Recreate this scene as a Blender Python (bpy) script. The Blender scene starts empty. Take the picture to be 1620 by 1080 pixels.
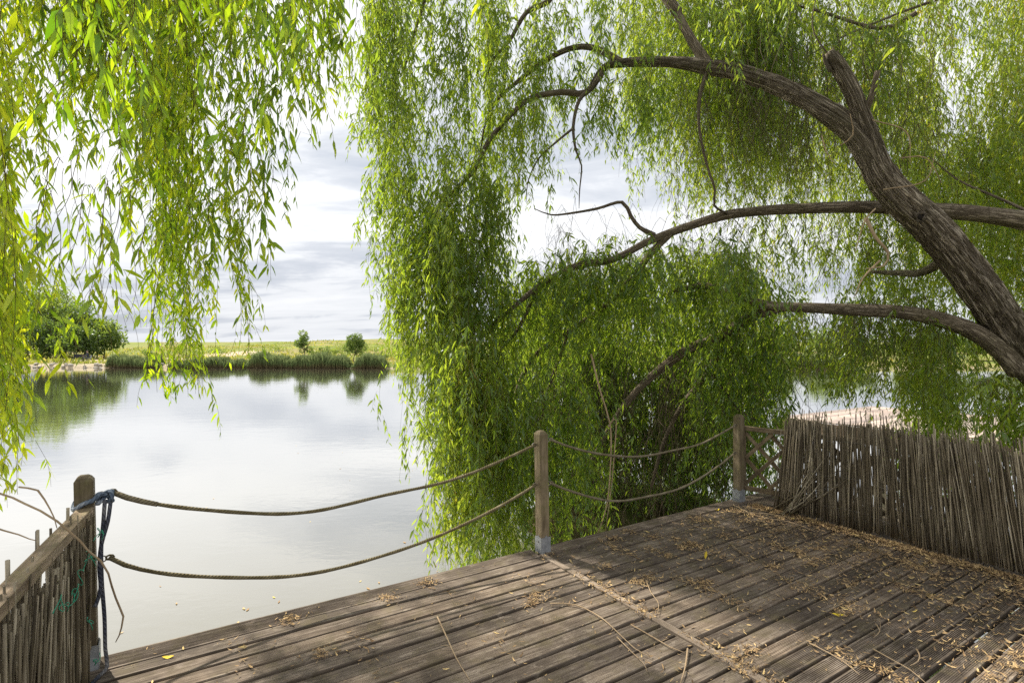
import bpy, bmesh, math, random
import numpy as np
from mathutils import Vector, Matrix, noise as mnoise

R = math.radians
rnd = random.Random(7)
rng = np.random.default_rng(11)
scene = bpy.context.scene
COL = scene.collection

# ------------------------------------------------------------------ camera
FPX, CX, HY, CAMZ = 850.0, 810.0, 542.0, 1.55      # focal length / horizon measured in the 1620 px photograph
cam_d = bpy.data.cameras.new('camera')
cam = bpy.data.objects.new('camera', cam_d)
COL.objects.link(cam)
cam.location = (0, 0, CAMZ)
cam.rotation_euler = (R(90), 0, 0)
cam_d.sensor_width = 36
cam_d.lens = FPX / 1620 * 36
cam_d.shift_y = 2 / 1620
cam_d.clip_start = 0.05
cam_d.clip_end = 3000
scene.camera = cam

def P(x, y, d):
    """point seen at photograph pixel (x, y) standing d metres ahead"""
    return Vector(((x - CX) / FPX * d, d, CAMZ - (y - HY) / FPX * d))

# deck frame: local x runs along the deck edge, local y out over the water
DO = Vector((0.2175, 3.933, 0))
DA = math.atan2(0.5357, 0.8444)
DM = Matrix.Translation(DO) @ Matrix.Rotation(DA, 4, 'Z')
def D(x, y, z=0.0):
    return DM @ Vector((x, y, z))
WZ = -1.2            # water level

# ------------------------------------------------------------------ object helpers
def tag(o, label=None, cat=None, group=None, kind=None):
    if label: o['label'] = label
    if cat: o['category'] = cat
    if group: o['group'] = group
    if kind: o['kind'] = kind
    return o

def empty(name, loc, rz=0, label=None, cat=None, group=None, kind=None):
    o = bpy.data.objects.new(name, None)
    COL.objects.link(o)
    o.location = loc
    o.rotation_euler = (0, 0, rz)
    o.empty_display_size = 0.2
    bpy.context.view_layer.update()
    return tag(o, label, cat, group, kind)

def link(name, me, mat, parent=None, world=False):
    o = bpy.data.objects.new(name, me)
    COL.objects.link(o)
    if mat is not None and not me.materials:
        me.materials.append(mat)
    if parent is not None:
        o.parent = parent
        if world:
            o.matrix_parent_inverse = parent.matrix_world.inverted()
    return o

def np_mesh(name, verts, loops, starts, totals, smooth=False, attrs=None, uv=None, pattr=None):
    me = bpy.data.meshes.new(name)
    me.vertices.add(len(verts))
    me.vertices.foreach_set('co', np.ascontiguousarray(verts, dtype=np.float32).ravel())
    me.loops.add(len(loops))
    me.loops.foreach_set('vertex_index', np.ascontiguousarray(loops, dtype=np.int32))
    me.polygons.add(len(starts))
    me.polygons.foreach_set('loop_start', np.ascontiguousarray(starts, dtype=np.int32))
    me.polygons.foreach_set('loop_total', np.ascontiguousarray(totals, dtype=np.int32))
    me.polygons.foreach_set('use_smooth', np.full(len(starts), smooth, dtype=bool))
    if attrs:
        for k, a in attrs.items():
            at = me.attributes.new(k, 'FLOAT', 'POINT')
            at.data.foreach_set('value', np.ascontiguousarray(a, dtype=np.float32))
    if pattr:
        for k, a in pattr.items():
            at = me.attributes.new(k, 'FLOAT', 'FACE')
            at.data.foreach_set('value', np.ascontiguousarray(a, dtype=np.float32))
    if uv is not None:
        l = me.uv_layers.new(name='uv')
        l.data.foreach_set('uv', np.ascontiguousarray(uv, dtype=np.float32).ravel())
    me.update(calc_edges=True)
    return me

class MB:
    """collects shapes that belong to ONE part"""
    def __init__(self):
        self.v, self.f, self.a, self.uv, self.s = [], [], [], [], []
        self.has_uv = False
    def add(self, vs, fs, a=0.0, uvs=None, smooth=False):
        b = len(self.v)
        self.v += [tuple(x) for x in vs]
        self.a += [a] * len(vs)
        for i, f in enumerate(fs):
            self.f.append(tuple(b + k for k in f))
            self.s.append(smooth)
            self.uv.append(uvs[i] if uvs else None)
        return self
    def box(self, lo, hi, M=None, a=0.0):
        x0, y0, z0 = lo; x1, y1, z1 = hi
        vs = [Vector(p) for p in ((x0,y0,z0),(x1,y0,z0),(x1,y1,z0),(x0,y1,z0),(x0,y0,z1),(x1,y0,z1),(x1,y1,z1),(x0,y1,z1))]
        if M is not None: vs = [M @ p for p in vs]
        return self.add(vs, [(0,3,2,1),(4,5,6,7),(0,1,5,4),(1,2,6,5),(2,3,7,6),(3,0,4,7)], a)
    def bar(self, p, q, w, h, up=Vector((0,0,1)), a=0.0, ends=0.0):
        p, q = Vector(p), Vector(q)
        d = (q - p).normalized()
        s = d.cross(up)
        if s.length < 1e-4: s = d.cross(Vector((0,1,0)))
        s.normalize()
        t = s.cross(d).normalized()
        p = p - d * ends; q = q + d * ends
        vs = []
        for c in (p, q):
            for sx, sy in ((-1,-1),(1,-1),(1,1),(-1,1)):
                vs.append(c + s * (w/2*sx) + t * (h/2*sy))
        Ln = (q-p).length; ph = a*3.7
        fs = [(3,2,1,0),(4,5,6,7),(0,1,5,4),(1,2,6,5),(2,3,7,6),(3,0,4,7)]
        uv_ = [((ph,0.0),(ph,w),(ph+0.01,w),(ph+0.01,0.0))]*2
        for k, e in enumerate((w, h, w, h)):
            o = k*0.31
            uv_.append(((ph,o),(ph,o+e),(ph+Ln,o+e),(ph+Ln,o)))
        self.has_uv = True
        return self.add(vs, fs, a, uv_)
    def tube(self, pts, rad, n=8, a=0.0, cap=True, rough=0.0, seed=0, smooth=True, ridge=0.0):
        pts = [Vector(p) for p in pts]
        if not hasattr(rad, '__len__'): rad = [rad] * len(pts)
        d = (pts[1] - pts[0]).normalized()
        s = d.orthogonal().normalized()
        vs, uvr, L = [], [], 0.0
        for i, p in enumerate(pts):
            if i: L += (p - pts[i-1]).length
            d2 = (pts[min(i+1, len(pts)-1)] - pts[max(i-1, 0)]).normalized()
            q = d.rotation_difference(d2)
            s = (q @ s); s = (s - d2 * s.dot(d2)).normalized()
            d = d2
            t = d.cross(s)
            for k in range(n):
                th = 2*math.pi*k/n
                r = rad[i]
                if rough:
                    c = Vector((math.cos(th)*2.2, math.sin(th)*2.2, L*2.2 + seed*7.3))
                    r *= 1 + rough * mnoise.noise(c * 1.0) + rough * 0.6 * mnoise.noise(Vector((c.x*2.6, c.y*2.6, c.z*1.1)))
                if ridge:
                    R0 = rad[i]*26
                    c = Vector((math.cos(th)*R0, math.sin(th)*R0, L*2.6 + seed*3.1))
                    c.x += 0.8*mnoise.noise(Vector((c.x*0.7, c.y*0.7, L*5))); 
                    rg = 1-min(1, abs(mnoise.noise(c))*3.2)
                    c2 = Vector((c.x*1.9+9, c.y*1.9, c.z*1.7))
                    rg2 = 1-min(1, abs(mnoise.noise(c2))*3.0)
                    r *= 1 - ridge*rg**2 - ridge*0.5*rg2**2 + 0.03*mnoise.noise(Vector((c.x*0.2, c.y*0.2, L*1.5)))
                vs.append(p + (s*math.cos(th) + t*math.sin(th)) * r)
            uvr.append(L)
        fs, uvs = [], []
        for i in range(len(pts)-1):
            for k in range(n):
                k2 = (k+1) % n
                fs.append((i*n+k, i*n+k2, (i+1)*n+k2, (i+1)*n+k))
                u0, u1 = k/n, (k+1)/n
                uvs.append(((u0,uvr[i]),(u1,uvr[i]),(u1,uvr[i+1]),(u0,uvr[i+1])))
        if cap:
            fs.append(tuple(range(n-1, -1, -1))); uvs.append(tuple((0.5, 0.0) for _ in range(n)))
            b = (len(pts)-1)*n
            fs.append(tuple(b+k for k in range(n))); uvs.append(tuple((0.5, uvr[-1]) for _ in range(n)))
        self.has_uv = True
        return self.add(vs, fs, a, uvs, smooth)
    def sphere(self, c, r, n=8, a=0.0, sc=(1,1,1)):
        c = Vector(c)
        vs = [c + Vector((0,0,-r*sc[2]))]
        for j in range(1, n//2+1):
            ph = -math.pi/2 + math.pi*j/(n//2+1)
            for k in range(n):
                th = 2*math.pi*k/n
                vs.append(c + Vector((r*sc[0]*math.cos(ph)*math.cos(th), r*sc[1]*math.cos(ph)*math.sin(th), r*sc[2]*math.sin(ph))))
        vs.append(c + Vector((0,0,r*sc[2])))
        fs = []
        for k in range(n):
            fs.append((0, 1+(k+1)%n, 1+k))
        for j in range(n//2-1):
            for k in range(n):
                a0 = 1+j*n
                fs.append((a0+k, a0+(k+1)%n, a0+n+(k+1)%n, a0+n+k))
        a0 = 1+(n//2-1)*n
        for k in range(n):
            fs.append((a0+k, a0+(k+1)%n, len(vs)-1))
        return self.add(vs, fs, a, None, True)
    def build(self, name, mat, parent=None, world=False, bevel=0.0):
        me = bpy.data.meshes.new(name)
        me.from_pydata(self.v, [], self.f)
        at = me.attributes.new('rnd', 'FLOAT', 'POINT')
        at.data.foreach_set('value', self.a)
        if self.has_uv:
            l = me.uv_layers.new(name='uv')
            flat = []
            for f, u in zip(self.f, self.uv):
                for i in range(len(f)):
                    flat += list(u[i]) if u else [0.0, 0.0]
            l.data.foreach_set('uv', flat)
        me.polygons.foreach_set('use_smooth', self.s)
        me.update()
        if bevel:
            bm = bmesh.new(); bm.from_mesh(me)
            bmesh.ops.bevel(bm, geom=[e for e in bm.edges if len(e.link_faces) == 2 and e.calc_face_angle(0) > 0.6],
                            offset=bevel, segments=2, affect='EDGES', profile=0.6)
            bm.to_mesh(me); bm.free()
        return link(name, me, mat, parent, world)

def smooth_path(pts, rads, step=0.1):
    """Catmull-Rom through pts"""
    pts = [Vector(p) for p in pts]
    P_ = [pts[0]*2 - pts[1]] + pts + [pts[-1]*2 - pts[-2]]
    op, orr = [], []
    for i in range(1, len(P_)-2):
        n = max(2, int((P_[i+1]-P_[i]).length/step))
        for k in range(n):
            t = k/n
            a, b, c, d = P_[i-1], P_[i], P_[i+1], P_[i+2]
            op.append(0.5*((2*b) + (c-a)*t + (2*a-5*b+4*c-d)*t*t + (3*b-3*c+d-a)*t**3))
            orr.append(rads[i-1]*(1-t) + rads[i]*t)
    op.append(pts[-1]); orr.append(rads[-1])
    return op, orr

# ------------------------------------------------------------------ materials
def mat(name):
    m = bpy.data.materials.new(name)
    m.use_nodes = True
    nt = m.node_tree
    nt.nodes.clear()
    out = nt.nodes.new('ShaderNodeOutputMaterial')
    return m, nt, out
def N(nt, t, **kw):
    n = nt.nodes.new(t)
    for k, v in kw.items():
        if k.startswith('i_'):
            key = k[2:].replace('_', ' ')
            n.inputs[key].default_value = v
        else:
            setattr(n, k, v)
    return n
def L_(nt, a, b): nt.links.new(a, b)
def ramp(nt, fac, stops, interp='LINEAR'):
    r = nt.nodes.new('ShaderNodeValToRGB')
    r.color_ramp.interpolation = interp
    e = r.color_ramp.elements
    while len(e) > 1: e.remove(e[-1])
    for i, (p, c) in enumerate(stops):
        el = e[0] if i == 0 else e.new(p)
        el.position = p
        el.color = (c[0], c[1], c[2], 1) if hasattr(c, '__len__') else (c, c, c, 1)
    if fac is not None: L_(nt, fac, r.inputs['Fac'])
    return r
def mixc(nt, fac, a, b, mode='MIX'):
    m = nt.nodes.new('ShaderNodeMix'); m.data_type = 'RGBA'; m.blend_type = mode
    for k, v in ((0, fac), (6, a), (7, b)):
        s = m.inputs[k]
        if hasattr(v, 'is_linked'): L_(nt, v, s)
        elif k == 0: s.default_value = v
        else: s.default_value = (v[0], v[1], v[2], 1)
    return m.outputs[2]
def math_(nt, op, a, b=None):
    m = nt.nodes.new('ShaderNodeMath'); m.operation = op
    for i, v in enumerate((a, b)):
        if v is None: continue
        if hasattr(v, 'is_linked'): L_(nt, v, m.inputs[i])
        else: m.inputs[i].default_value = v
    return m.outputs[0]
def coords(nt, src='Object', scale=(1,1,1)):
    tc = nt.nodes.new('ShaderNodeTexCoord')
    mp = nt.nodes.new('ShaderNodeMapping')
    mp.inputs['Scale'].default_value = scale
    L_(nt, tc.outputs[src], mp.inputs['Vector'])
    return mp.outputs['Vector']
def noise_(nt, vec, scale, detail=4, rough=0.55, dist=0.0):
    n = nt.nodes.new('ShaderNodeTexNoise')
    n.inputs['Scale'].default_value = scale
    n.inputs['Detail'].default_value = detail
    n.inputs['Roughness'].default_value = rough
    n.inputs['Distortion'].default_value = dist
    if vec is not None: L_(nt, vec, n.inputs['Vector'])
    return n.outputs['Fac']
def attr(nt, name):
    a = nt.nodes.new('ShaderNodeAttribute'); a.attribute_name = name
    return a.outputs['Fac']
def bump(nt, h, strength=0.5, dist=0.01):
    b = nt.nodes.new('ShaderNodeBump')
    b.inputs['Strength'].default_value = strength
    b.inputs['Distance'].default_value = dist
    L_(nt, h, b.inputs['Height'])
    return b.outputs['Normal']
def principled(nt, out, color, rough=0.7, normal=None, spec=0.3, metal=0.0):
    p = nt.nodes.new('ShaderNodeBsdfPrincipled')
    if hasattr(color, 'is_linked'): L_(nt, color, p.inputs['Base Color'])
    else: p.inputs['Base Color'].default_value = (*color, 1)
    if hasattr(rough, 'is_linked'): L_(nt, rough, p.inputs['Roughness'])
    else: p.inputs['Roughness'].default_value = rough
    p.inputs['Specular IOR Level'].default_value = spec
    p.inputs['Metallic'].default_value = metal
    if normal is not None: L_(nt, normal, p.inputs['Normal'])
    L_(nt, p.outputs['BSDF'], out.inputs['Surface'])
    return p

def leaf_mat(name, stops, trans=0.55, tstops=None, gloss=0.03):
    m, nt, out = mat(name)
    t = attr(nt, 'tint')
    c = ramp(nt, t, stops).outputs['Color']
    ct = ramp(nt, t, tstops or [(p, (min(1, x[0]*2.6), min(1, x[1]*2.5), x[2]*1.2)) for p, x in stops]).outputs['Color']
    d = N(nt, 'ShaderNodeBsdfDiffuse'); L_(nt, c, d.inputs['Color'])
    tr = N(nt, 'ShaderNodeBsdfTranslucent'); L_(nt, ct, tr.inputs['Color'])
    mx = N(nt, 'ShaderNodeMixShader'); mx.inputs[0].default_value = trans
    L_(nt, d.outputs[0], mx.inputs[1]); L_(nt, tr.outputs[0], mx.inputs[2])
    g = N(nt, 'ShaderNodeBsdfGlossy'); g.inputs['Roughness'].default_value = 0.38
    g.inputs['Color'].default_value = (0.9, 0.95, 1, 1)
    mx2 = N(nt, 'ShaderNodeMixShader'); mx2.inputs[0].default_value = gloss
    L_(nt, mx.outputs[0], mx2.inputs[1]); L_(nt, g.outputs[0], mx2.inputs[2])
    L_(nt, mx2.outputs[0], out.inputs['Surface'])
    return m

def wood_mat(name, dark, mid, light, src='Object', scale=(1.5, 22, 22), moss=None, mscale=2.0, rough=0.85, bumpd=0.004, lightpatch=0.0):
    m, nt, out = mat(name)
    v = coords(nt, src, scale)
    rn = attr(nt, 'rnd')
    comb = N(nt, 'ShaderNodeCombineXYZ')
    k = math_(nt, 'MULTIPLY', rn, 37.0)
    for i in range(3): L_(nt, k, comb.inputs[i])
    va = N(nt, 'ShaderNodeVectorMath', operation='ADD'); L_(nt, v, va.inputs[0]); L_(nt, comb.outputs[0], va.inputs[1])
    g = noise_(nt, va.outputs[0], 1.6, 6, 0.62, 0.4)
    c = ramp(nt, g, [(0.28, dark), (0.5, mid), (0.74, light)]).outputs['Color']
    hue = ramp(nt, rn, [(0.0, (0.66, 0.66, 0.67)), (0.5, (1, 1, 1)), (1.0, (1.3, 1.26, 1.2))]).outputs['Color']
    c = mixc(nt, 1.0, c, hue, 'MULTIPLY')
    big = noise_(nt, coords(nt, src, (1, 1, 1)), mscale, 5, 0.62, 0.3)
    stain = ramp(nt, big, [(0.42, 0.0), (0.66, 1.0)]).outputs['Color']
    c = mixc(nt, math_(nt, 'MULTIPLY', stain, 0.62), c, tuple(x*0.62 for x in dark))
    if moss:
        ms = noise_(nt, coords(nt, src, (1, 1, 1)), mscale*1.7, 5, 0.65)
        mf = ramp(nt, ms, [(0.5, 0.0), (0.72, 0.8)]).outputs['Color']
        c = mixc(nt, mf, c, moss)
    if lightpatch:
        lp = noise_(nt, coords(nt, src, (0.8, 2.5, 1)), mscale*2.3, 6, 0.7, 0.6)
        lf = ramp(nt, lp, [(0.56, 0.0), (0.74, lightpatch)]).outputs['Color']
        c = mixc(nt, lf, c, tuple(min(1, x*1.5) for x in light))
    nb = bump(nt, math_(nt, 'ADD', g, math_(nt, 'MULTIPLY', big, 0.5)), 0.7, bumpd)
    principled(nt, out, c, rough, nb, 0.25)
    return m

def bark_mat(name, dark, mid, light, us=9.0, vs=2.4, moss=(0.15, 0.135, 0.065), strength=1.0, dist=0.03):
    m, nt, out = mat(name)
    v = coords(nt, 'UV', (us, vs, 1))
    # seam-free around the limb: cos/sin of the angle
    sep = N(nt, 'ShaderNodeSeparateXYZ')
    tc = N(nt, 'ShaderNodeTexCoord'); L_(nt, tc.outputs['UV'], sep.inputs[0])
    ang = math_(nt, 'MULTIPLY', sep.outputs[0], 2*math.pi)
    cx = math_(nt, 'MULTIPLY', math_(nt, 'COSINE', ang), us/4)
    sy = math_(nt, 'MULTIPLY', math_(nt, 'SINE', ang), us/4)
    vz = math_(nt, 'MULTIPLY', sep.outputs[1], vs)
    cb = N(nt, 'ShaderNodeCombineXYZ'); L_(nt, cx, cb.inputs[0]); L_(nt, sy, cb.inputs[1]); L_(nt, vz, cb.inputs[2])
    vor = N(nt, 'ShaderNodeTexNoise'); vor.inputs['Scale'].default_value = 2.2; vor.inputs['Detail'].default_value = 5
    vor.inputs['Distortion'].default_value = 1.2; vor.inputs['Roughness'].default_value = 0.6
    L_(nt, cb.outputs[0], vor.inputs['Vector'])
    ridge = math_(nt, 'ABSOLUTE', math_(nt, 'SUBTRACT', vor.outputs['Fac'], 0.5))
    rg = ramp(nt, ridge, [(0.0, 0.0), (0.09, 0.75), (0.2, 1.0)]).outputs['Color']
    fine = noise_(nt, cb.outputs[0], 9, 5, 0.6)
    c = ramp(nt, rg, [(0.0, dark), (0.6, mid), (1.0, light)]).outputs['Color']
    c = mixc(nt, math_(nt, 'MULTIPLY', fine, 0.5), c, dark)
    mo = noise_(nt, coords(nt, 'Object', (1, 1, 1)), 2.2, 5, 0.6)
    mf = ramp(nt, mo, [(0.5, 0.0), (0.72, 0.5)]).outputs['Color']
    c = mixc(nt, mf, c, moss)
    h = math_(nt, 'ADD', rg, math_(nt, 'MULTIPLY', fine, 0.35))
    principled(nt, out, c, 0.9, bump(nt, h, strength, dist), 0.2)
    return m

M = {}
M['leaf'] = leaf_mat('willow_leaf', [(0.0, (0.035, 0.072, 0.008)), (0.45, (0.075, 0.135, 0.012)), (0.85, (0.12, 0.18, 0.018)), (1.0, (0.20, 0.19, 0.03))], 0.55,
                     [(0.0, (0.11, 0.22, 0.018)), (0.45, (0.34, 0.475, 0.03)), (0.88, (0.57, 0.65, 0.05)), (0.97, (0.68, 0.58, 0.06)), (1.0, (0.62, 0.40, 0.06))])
M['leaf_bright'] = leaf_mat('young_willow_leaf', [(0.0, (0.04, 0.085, 0.008)), (0.5, (0.085, 0.145, 0.012)), (1.0, (0.16, 0.20, 0.02))], 0.6,
                     [(0.0, (0.12, 0.27, 0.006)), (0.5, (0.40, 0.56, 0.010)), (1.0, (0.72, 0.74, 0.02))])
M['leaf_far'] = leaf_mat('far_leaf', [(0.0, (0.05, 0.085, 0.025)), (0.5, (0.105, 0.155, 0.04)), (1.0, (0.19, 0.22, 0.07))], 0.45)
def simple(name, c1, c2, scale=6.0, rough=0.85, bd=0.003, src='Object', stretch=(1,1,1), spec=0.25):
    m, nt, out = mat(name)
    n = noise_(nt, coords(nt, src, stretch), scale, 5, 0.6)
    c = ramp(nt, n, [(0.3, c1), (0.7, c2)]).outputs['Color']
    principled(nt, out, c, rough, bump(nt, n, 0.6, bd), spec)
    return m
M['twig'] = simple('willow_twig', (0.07, 0.05, 0.02), (0.15, 0.115, 0.04), 4)
M['deadtwig'] = simple('dead_twig', (0.045, 0.034, 0.019), (0.10, 0.078, 0.044), 5)
M['paletwig'] = simple('pale_twig', (0.24, 0.17, 0.10), (0.40, 0.30, 0.19), 5)
M['bark'] = bark_mat('willow_bark', (0.065, 0.048, 0.03), (0.44, 0.36, 0.26), (0.62, 0.54, 0.43), us=11.0, vs=1.1)
M['limb'] = bark_mat('limb_bark', (0.06, 0.044, 0.028), (0.30, 0.24, 0.17), (0.46, 0.385, 0.29), 6.0, 1.8, strength=0.8, dist=0.012)
M['deck'] = wood_mat('weathered_decking', (0.056, 0.042, 0.031), (0.144, 0.113, 0.086), (0.275, 0.232, 0.185), scale=(2.2, 48, 48), moss=(0.11, 0.09, 0.05), mscale=4.2, lightpatch=0.55)
M['batten'] = wood_mat('weathered_batten', (0.13, 0.10, 0.07), (0.24, 0.19, 0.145), (0.36, 0.30, 0.24), scale=(16, 1.4, 16), mscale=3)
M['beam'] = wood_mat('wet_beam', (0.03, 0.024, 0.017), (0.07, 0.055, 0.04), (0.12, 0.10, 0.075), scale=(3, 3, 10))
M['post'] = wood_mat('post_wood', (0.085, 0.064, 0.036), (0.20, 0.158, 0.098), (0.33, 0.27, 0.18), scale=(26, 26, 2.0), moss=(0.12, 0.115, 0.04), mscale=4, bumpd=0.003)
M['rail'] = wood_mat('rail_wood', (0.11, 0.08, 0.05), (0.24, 0.18, 0.12), (0.40, 0.33, 0.25), src='UV', scale=(1.6, 26, 1), moss=(0.17, 0.15, 0.07), mscale=5)
M['trellis'] = wood_mat('trellis_wood', (0.075, 0.054, 0.03), (0.165, 0.125, 0.075), (0.27, 0.21, 0.14), src='UV', scale=(1.6, 26, 1), mscale=5)
M['cane'] = None
M['steel'] = simple('galvanised_steel', (0.15, 0.16, 0.17), (0.29, 0.30, 0.31), 22, 0.55, 0.0006, spec=0.5)
M['bolt'] = simple('dull_bolt', (0.12, 0.11, 0.10), (0.26, 0.24, 0.22), 40, 0.5, 0.0004)
M['litter'] = None

def rope_mat(name, c1, c2, c3, tw=60):
    m, nt, out = mat(name)
    sep = N(nt, 'ShaderNodeSeparateXYZ'); tc = N(nt, 'ShaderNodeTexCoord'); L_(nt, tc.outputs['UV'], sep.inputs[0])
    ph = math_(nt, 'ADD', math_(nt, 'MULTIPLY', sep.outputs[0], 3*2*math.pi), math_(nt, 'MULTIPLY', sep.outputs[1], tw*2*math.pi/1.0))
    s = math_(nt, 'ADD', math_(nt, 'MULTIPLY', math_(nt, 'SINE', ph), 0.5), 0.5)
    n = noise_(nt, coords(nt, 'Object', (1, 1, 1)), 14, 5, 0.65)
    c = ramp(nt, n, [(0.3, c1), (0.5, c2), (0.72, c3)]).outputs['Color']
    c = mixc(nt, math_(nt, 'MULTIPLY', math_(nt, 'SUBTRACT', 1.0, s), 0.45), c, tuple(x*0.45 for x in c1))
    principled(nt, out, c, 0.9, bump(nt, math_(nt, 'ADD', s, math_(nt, 'MULTIPLY', n, 0.5)), 1.0, 0.003), 0.15)
    return m
M['rope'] = rope_mat('hemp_rope', (0.10, 0.08, 0.04), (0.17, 0.14, 0.075), (0.28, 0.24, 0.15))
M['rope_pale'] = rope_mat('pale_rope', (0.13, 0.105, 0.065), (0.22, 0.185, 0.12), (0.33, 0.29, 0.205))
M['rope_blue'] = rope_mat('blue_rope', (0.06, 0.085, 0.13), (0.15, 0.19, 0.25), (0.50, 0.52, 0.54), 45)
M['rope_tail'] = rope_mat('dark_tail_rope', (0.035, 0.04, 0.06), (0.075, 0.08, 0.105), (0.25, 0.24, 0.24), 45)

m, nt, out = mat('reed_cane')
rn = attr(nt, 'rnd')
c = ramp(nt, rn, [(0.0, (0.045, 0.034, 0.02)), (0.3, (0.14, 0.112, 0.072)), (0.7, (0.26, 0.215, 0.145)), (1.0, (0.46, 0.40, 0.29))]).outputs['Color']
nn = noise_(nt, coords(nt, 'Object', (9, 9, 2.2)), 3.0, 5, 0.6)
c = mixc(nt, ramp(nt, nn, [(0.4, 0.0), (0.7, 0.75)]).outputs['Color'], c, (0.075, 0.06, 0.036))
principled(nt, out, c, 0.75, bump(nt, nn, 0.5, 0.002), 0.25)
M['cane'] = m

m, nt, out = mat('dry_leaf_litter')
c = ramp(nt, attr(nt, 'tint'), [(0.0, (0.10, 0.063, 0.034)), (0.4, (0.28, 0.185, 0.095)), (0.8, (0.48, 0.34, 0.17)), (0.93, (0.60, 0.45, 0.19)), (1.0, (0.68, 0.50, 0.08))]).outputs['Color']
principled(nt, out, c, 0.85, None, 0.2)
M['litter'] = m
M['yellow'] = simple('fallen_yellow_leaf', (0.62, 0.45, 0.03), (0.75, 0.58, 0.06), 20, 0.6)
M['twine'] = simple('green_twine', (0.02, 0.22, 0.13), (0.05, 0.34, 0.22), 30, 0.6)

# water
m, nt, out = mat('lake_water')
v = coords(nt, 'Object', (1, 1, 1))
v2 = coords(nt, 'Object', (1.0, 1.7, 1))
n1 = noise_(nt, v2, 2.2, 4, 0.55, 0.5)
n2 = noise_(nt, v2, 0.35, 3, 0.5, 0.3)
n3 = noise_(nt, v2, 9.0, 3, 0.5)
h = math_(nt, 'ADD', math_(nt, 'MULTIPLY', n1, 0.016), math_(nt, 'ADD', math_(nt, 'MULTIPLY', n2, 0.03), math_(nt, 'MULTIPLY', n3, 0.0035)))
b = N(nt, 'ShaderNodeBump'); b.inputs['Strength'].default_value = 0.14; b.inputs['Distance'].default_value = 1.0
L_(nt, h, b.inputs['Height'])
body = ramp(nt, noise_(nt, v, 0.12, 3), [(0.3, (0.115, 0.108, 0.075)), (0.7, (0.14, 0.133, 0.09))]).outputs['Color']
df = N(nt, 'ShaderNodeBsdfDiffuse'); L_(nt, body, df.inputs['Color'])
gl = N(nt, 'ShaderNodeBsdfGlossy'); gl.inputs['Roughness'].default_value = 0.03; gl.inputs['Color'].default_value = (1, 1, 1, 1)
fr = N(nt, 'ShaderNodeLayerWeight'); fr.inputs['Blend'].default_value = 0.5
for q in (gl, fr): L_(nt, b.outputs['Normal'], q.inputs['Normal'])
frr = ramp(nt, fr.outputs['Facing'], [(0.0, 0.06), (0.40, 0.14), (0.58, 0.34), (0.74, 0.66), (0.86, 0.86), (0.95, 0.94)])
mx = N(nt, 'ShaderNodeMixShader'); L_(nt, frr.outputs['Color'], mx.inputs[0]); L_(nt, df.outputs[0], mx.inputs[1]); L_(nt, gl.outputs[0], mx.inputs[2])
L_(nt, mx.outputs[0], out.inputs['Surface'])
M['water'] = m

# near bank
m, nt, out = mat('bank_soil')
n = noise_(nt, coords(nt, 'Object', (1, 1, 1)), 3.0, 6, 0.65)
c = ramp(nt, n, [(0.3, (0.045, 0.032, 0.018)), (0.5, (0.075, 0.07, 0.025)), (0.7, (0.07, 0.10, 0.025))]).outputs['Color']
principled(nt, out, c, 0.95, bump(nt, n, 0.8, 0.05), 0.1)
M['bank'] = m

# far meadow : grass with sandy strip along the water and bare patches
m, nt, out = mat('meadow')
vo = coords(nt, 'Object', (1, 1, 1))
n = noise_(nt, coords(nt, 'Object', (1, 0.35, 1)), 0.5, 6, 0.62)
n2 = noise_(nt, coords(nt, 'Object', (0.5, 1.6, 1)), 0.09, 5, 0.6)
n3 = noise_(nt, vo, 6.0, 4, 0.7)
c = ramp(nt, n, [(0.25, (0.085, 0.115, 0.03)), (0.5, (0.15, 0.185, 0.04)), (0.75, (0.24, 0.25, 0.06))]).outputs['Color']
c = mixc(nt, ramp(nt, n2, [(0.46, 0.0), (0.62, 0.75)]).outputs['Color'], c, (0.27, 0.20, 0.11))
c = mixc(nt, ramp(nt, n3, [(0.45, 0.0), (0.75, 0.45)]).outputs['Color'], c, (0.09, 0.115, 0.03))
sand = attr(nt, 'sand')
sn = ramp(nt, math_(nt, 'ADD', sand, math_(nt, 'MULTIPLY', math_(nt, 'SUBTRACT', n, 0.5), 0.9)), [(0.42, 0.0), (0.58, 1.0)]).outputs['Color']
sc = ramp(nt, n3, [(0.3, (0.30, 0.24, 0.16)), (0.7, (0.47, 0.40, 0.29))]).outputs['Color']
c = mixc(nt, sn, c, sc)
principled(nt, out, c, 0.95, bump(nt, n3, 0.6, 0.1), 0.1)
M['meadow'] = m

# ------------------------------------------------------------------ world / sun
SUN_EL, SUN_AZ = R(51), R(-52)      # azimuth from +Y towards -X : ahead and to the left
sundir = Vector((math.sin(SUN_AZ)*math.cos(SUN_EL), math.cos(SUN_AZ)*math.cos(SUN_EL), math.sin(SUN_EL)))
w = bpy.data.worlds.new('World'); scene.world = w
w.use_nodes = True
nt = w.node_tree; nt.nodes.clear()
out = N(nt, 'ShaderNodeOutputWorld')
bg = N(nt, 'ShaderNodeBackground'); bg.inputs['Strength'].default_value = 0.1
sky = N(nt, 'ShaderNodeTexSky'); sky.sky_type = 'NISHITA'; sky.sun_disc = False
sky.sun_elevation = SUN_EL; sky.sun_rotation = SUN_AZ
sky.air_density = 1.0; sky.dust_density = 2.0
tc = N(nt, 'ShaderNodeTexCoord')
sep = N(nt, 'ShaderNodeSeparateXYZ'); L_(nt, tc.outputs['Generated'], sep.inputs[0])
zz = math_(nt, 'MAXIMUM', math_(nt, 'ABSOLUTE', sep.outputs[2]), 0.0)
den = math_(nt, 'ADD', zz, 0.16)
cb = N(nt, 'ShaderNodeCombineXYZ')
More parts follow.
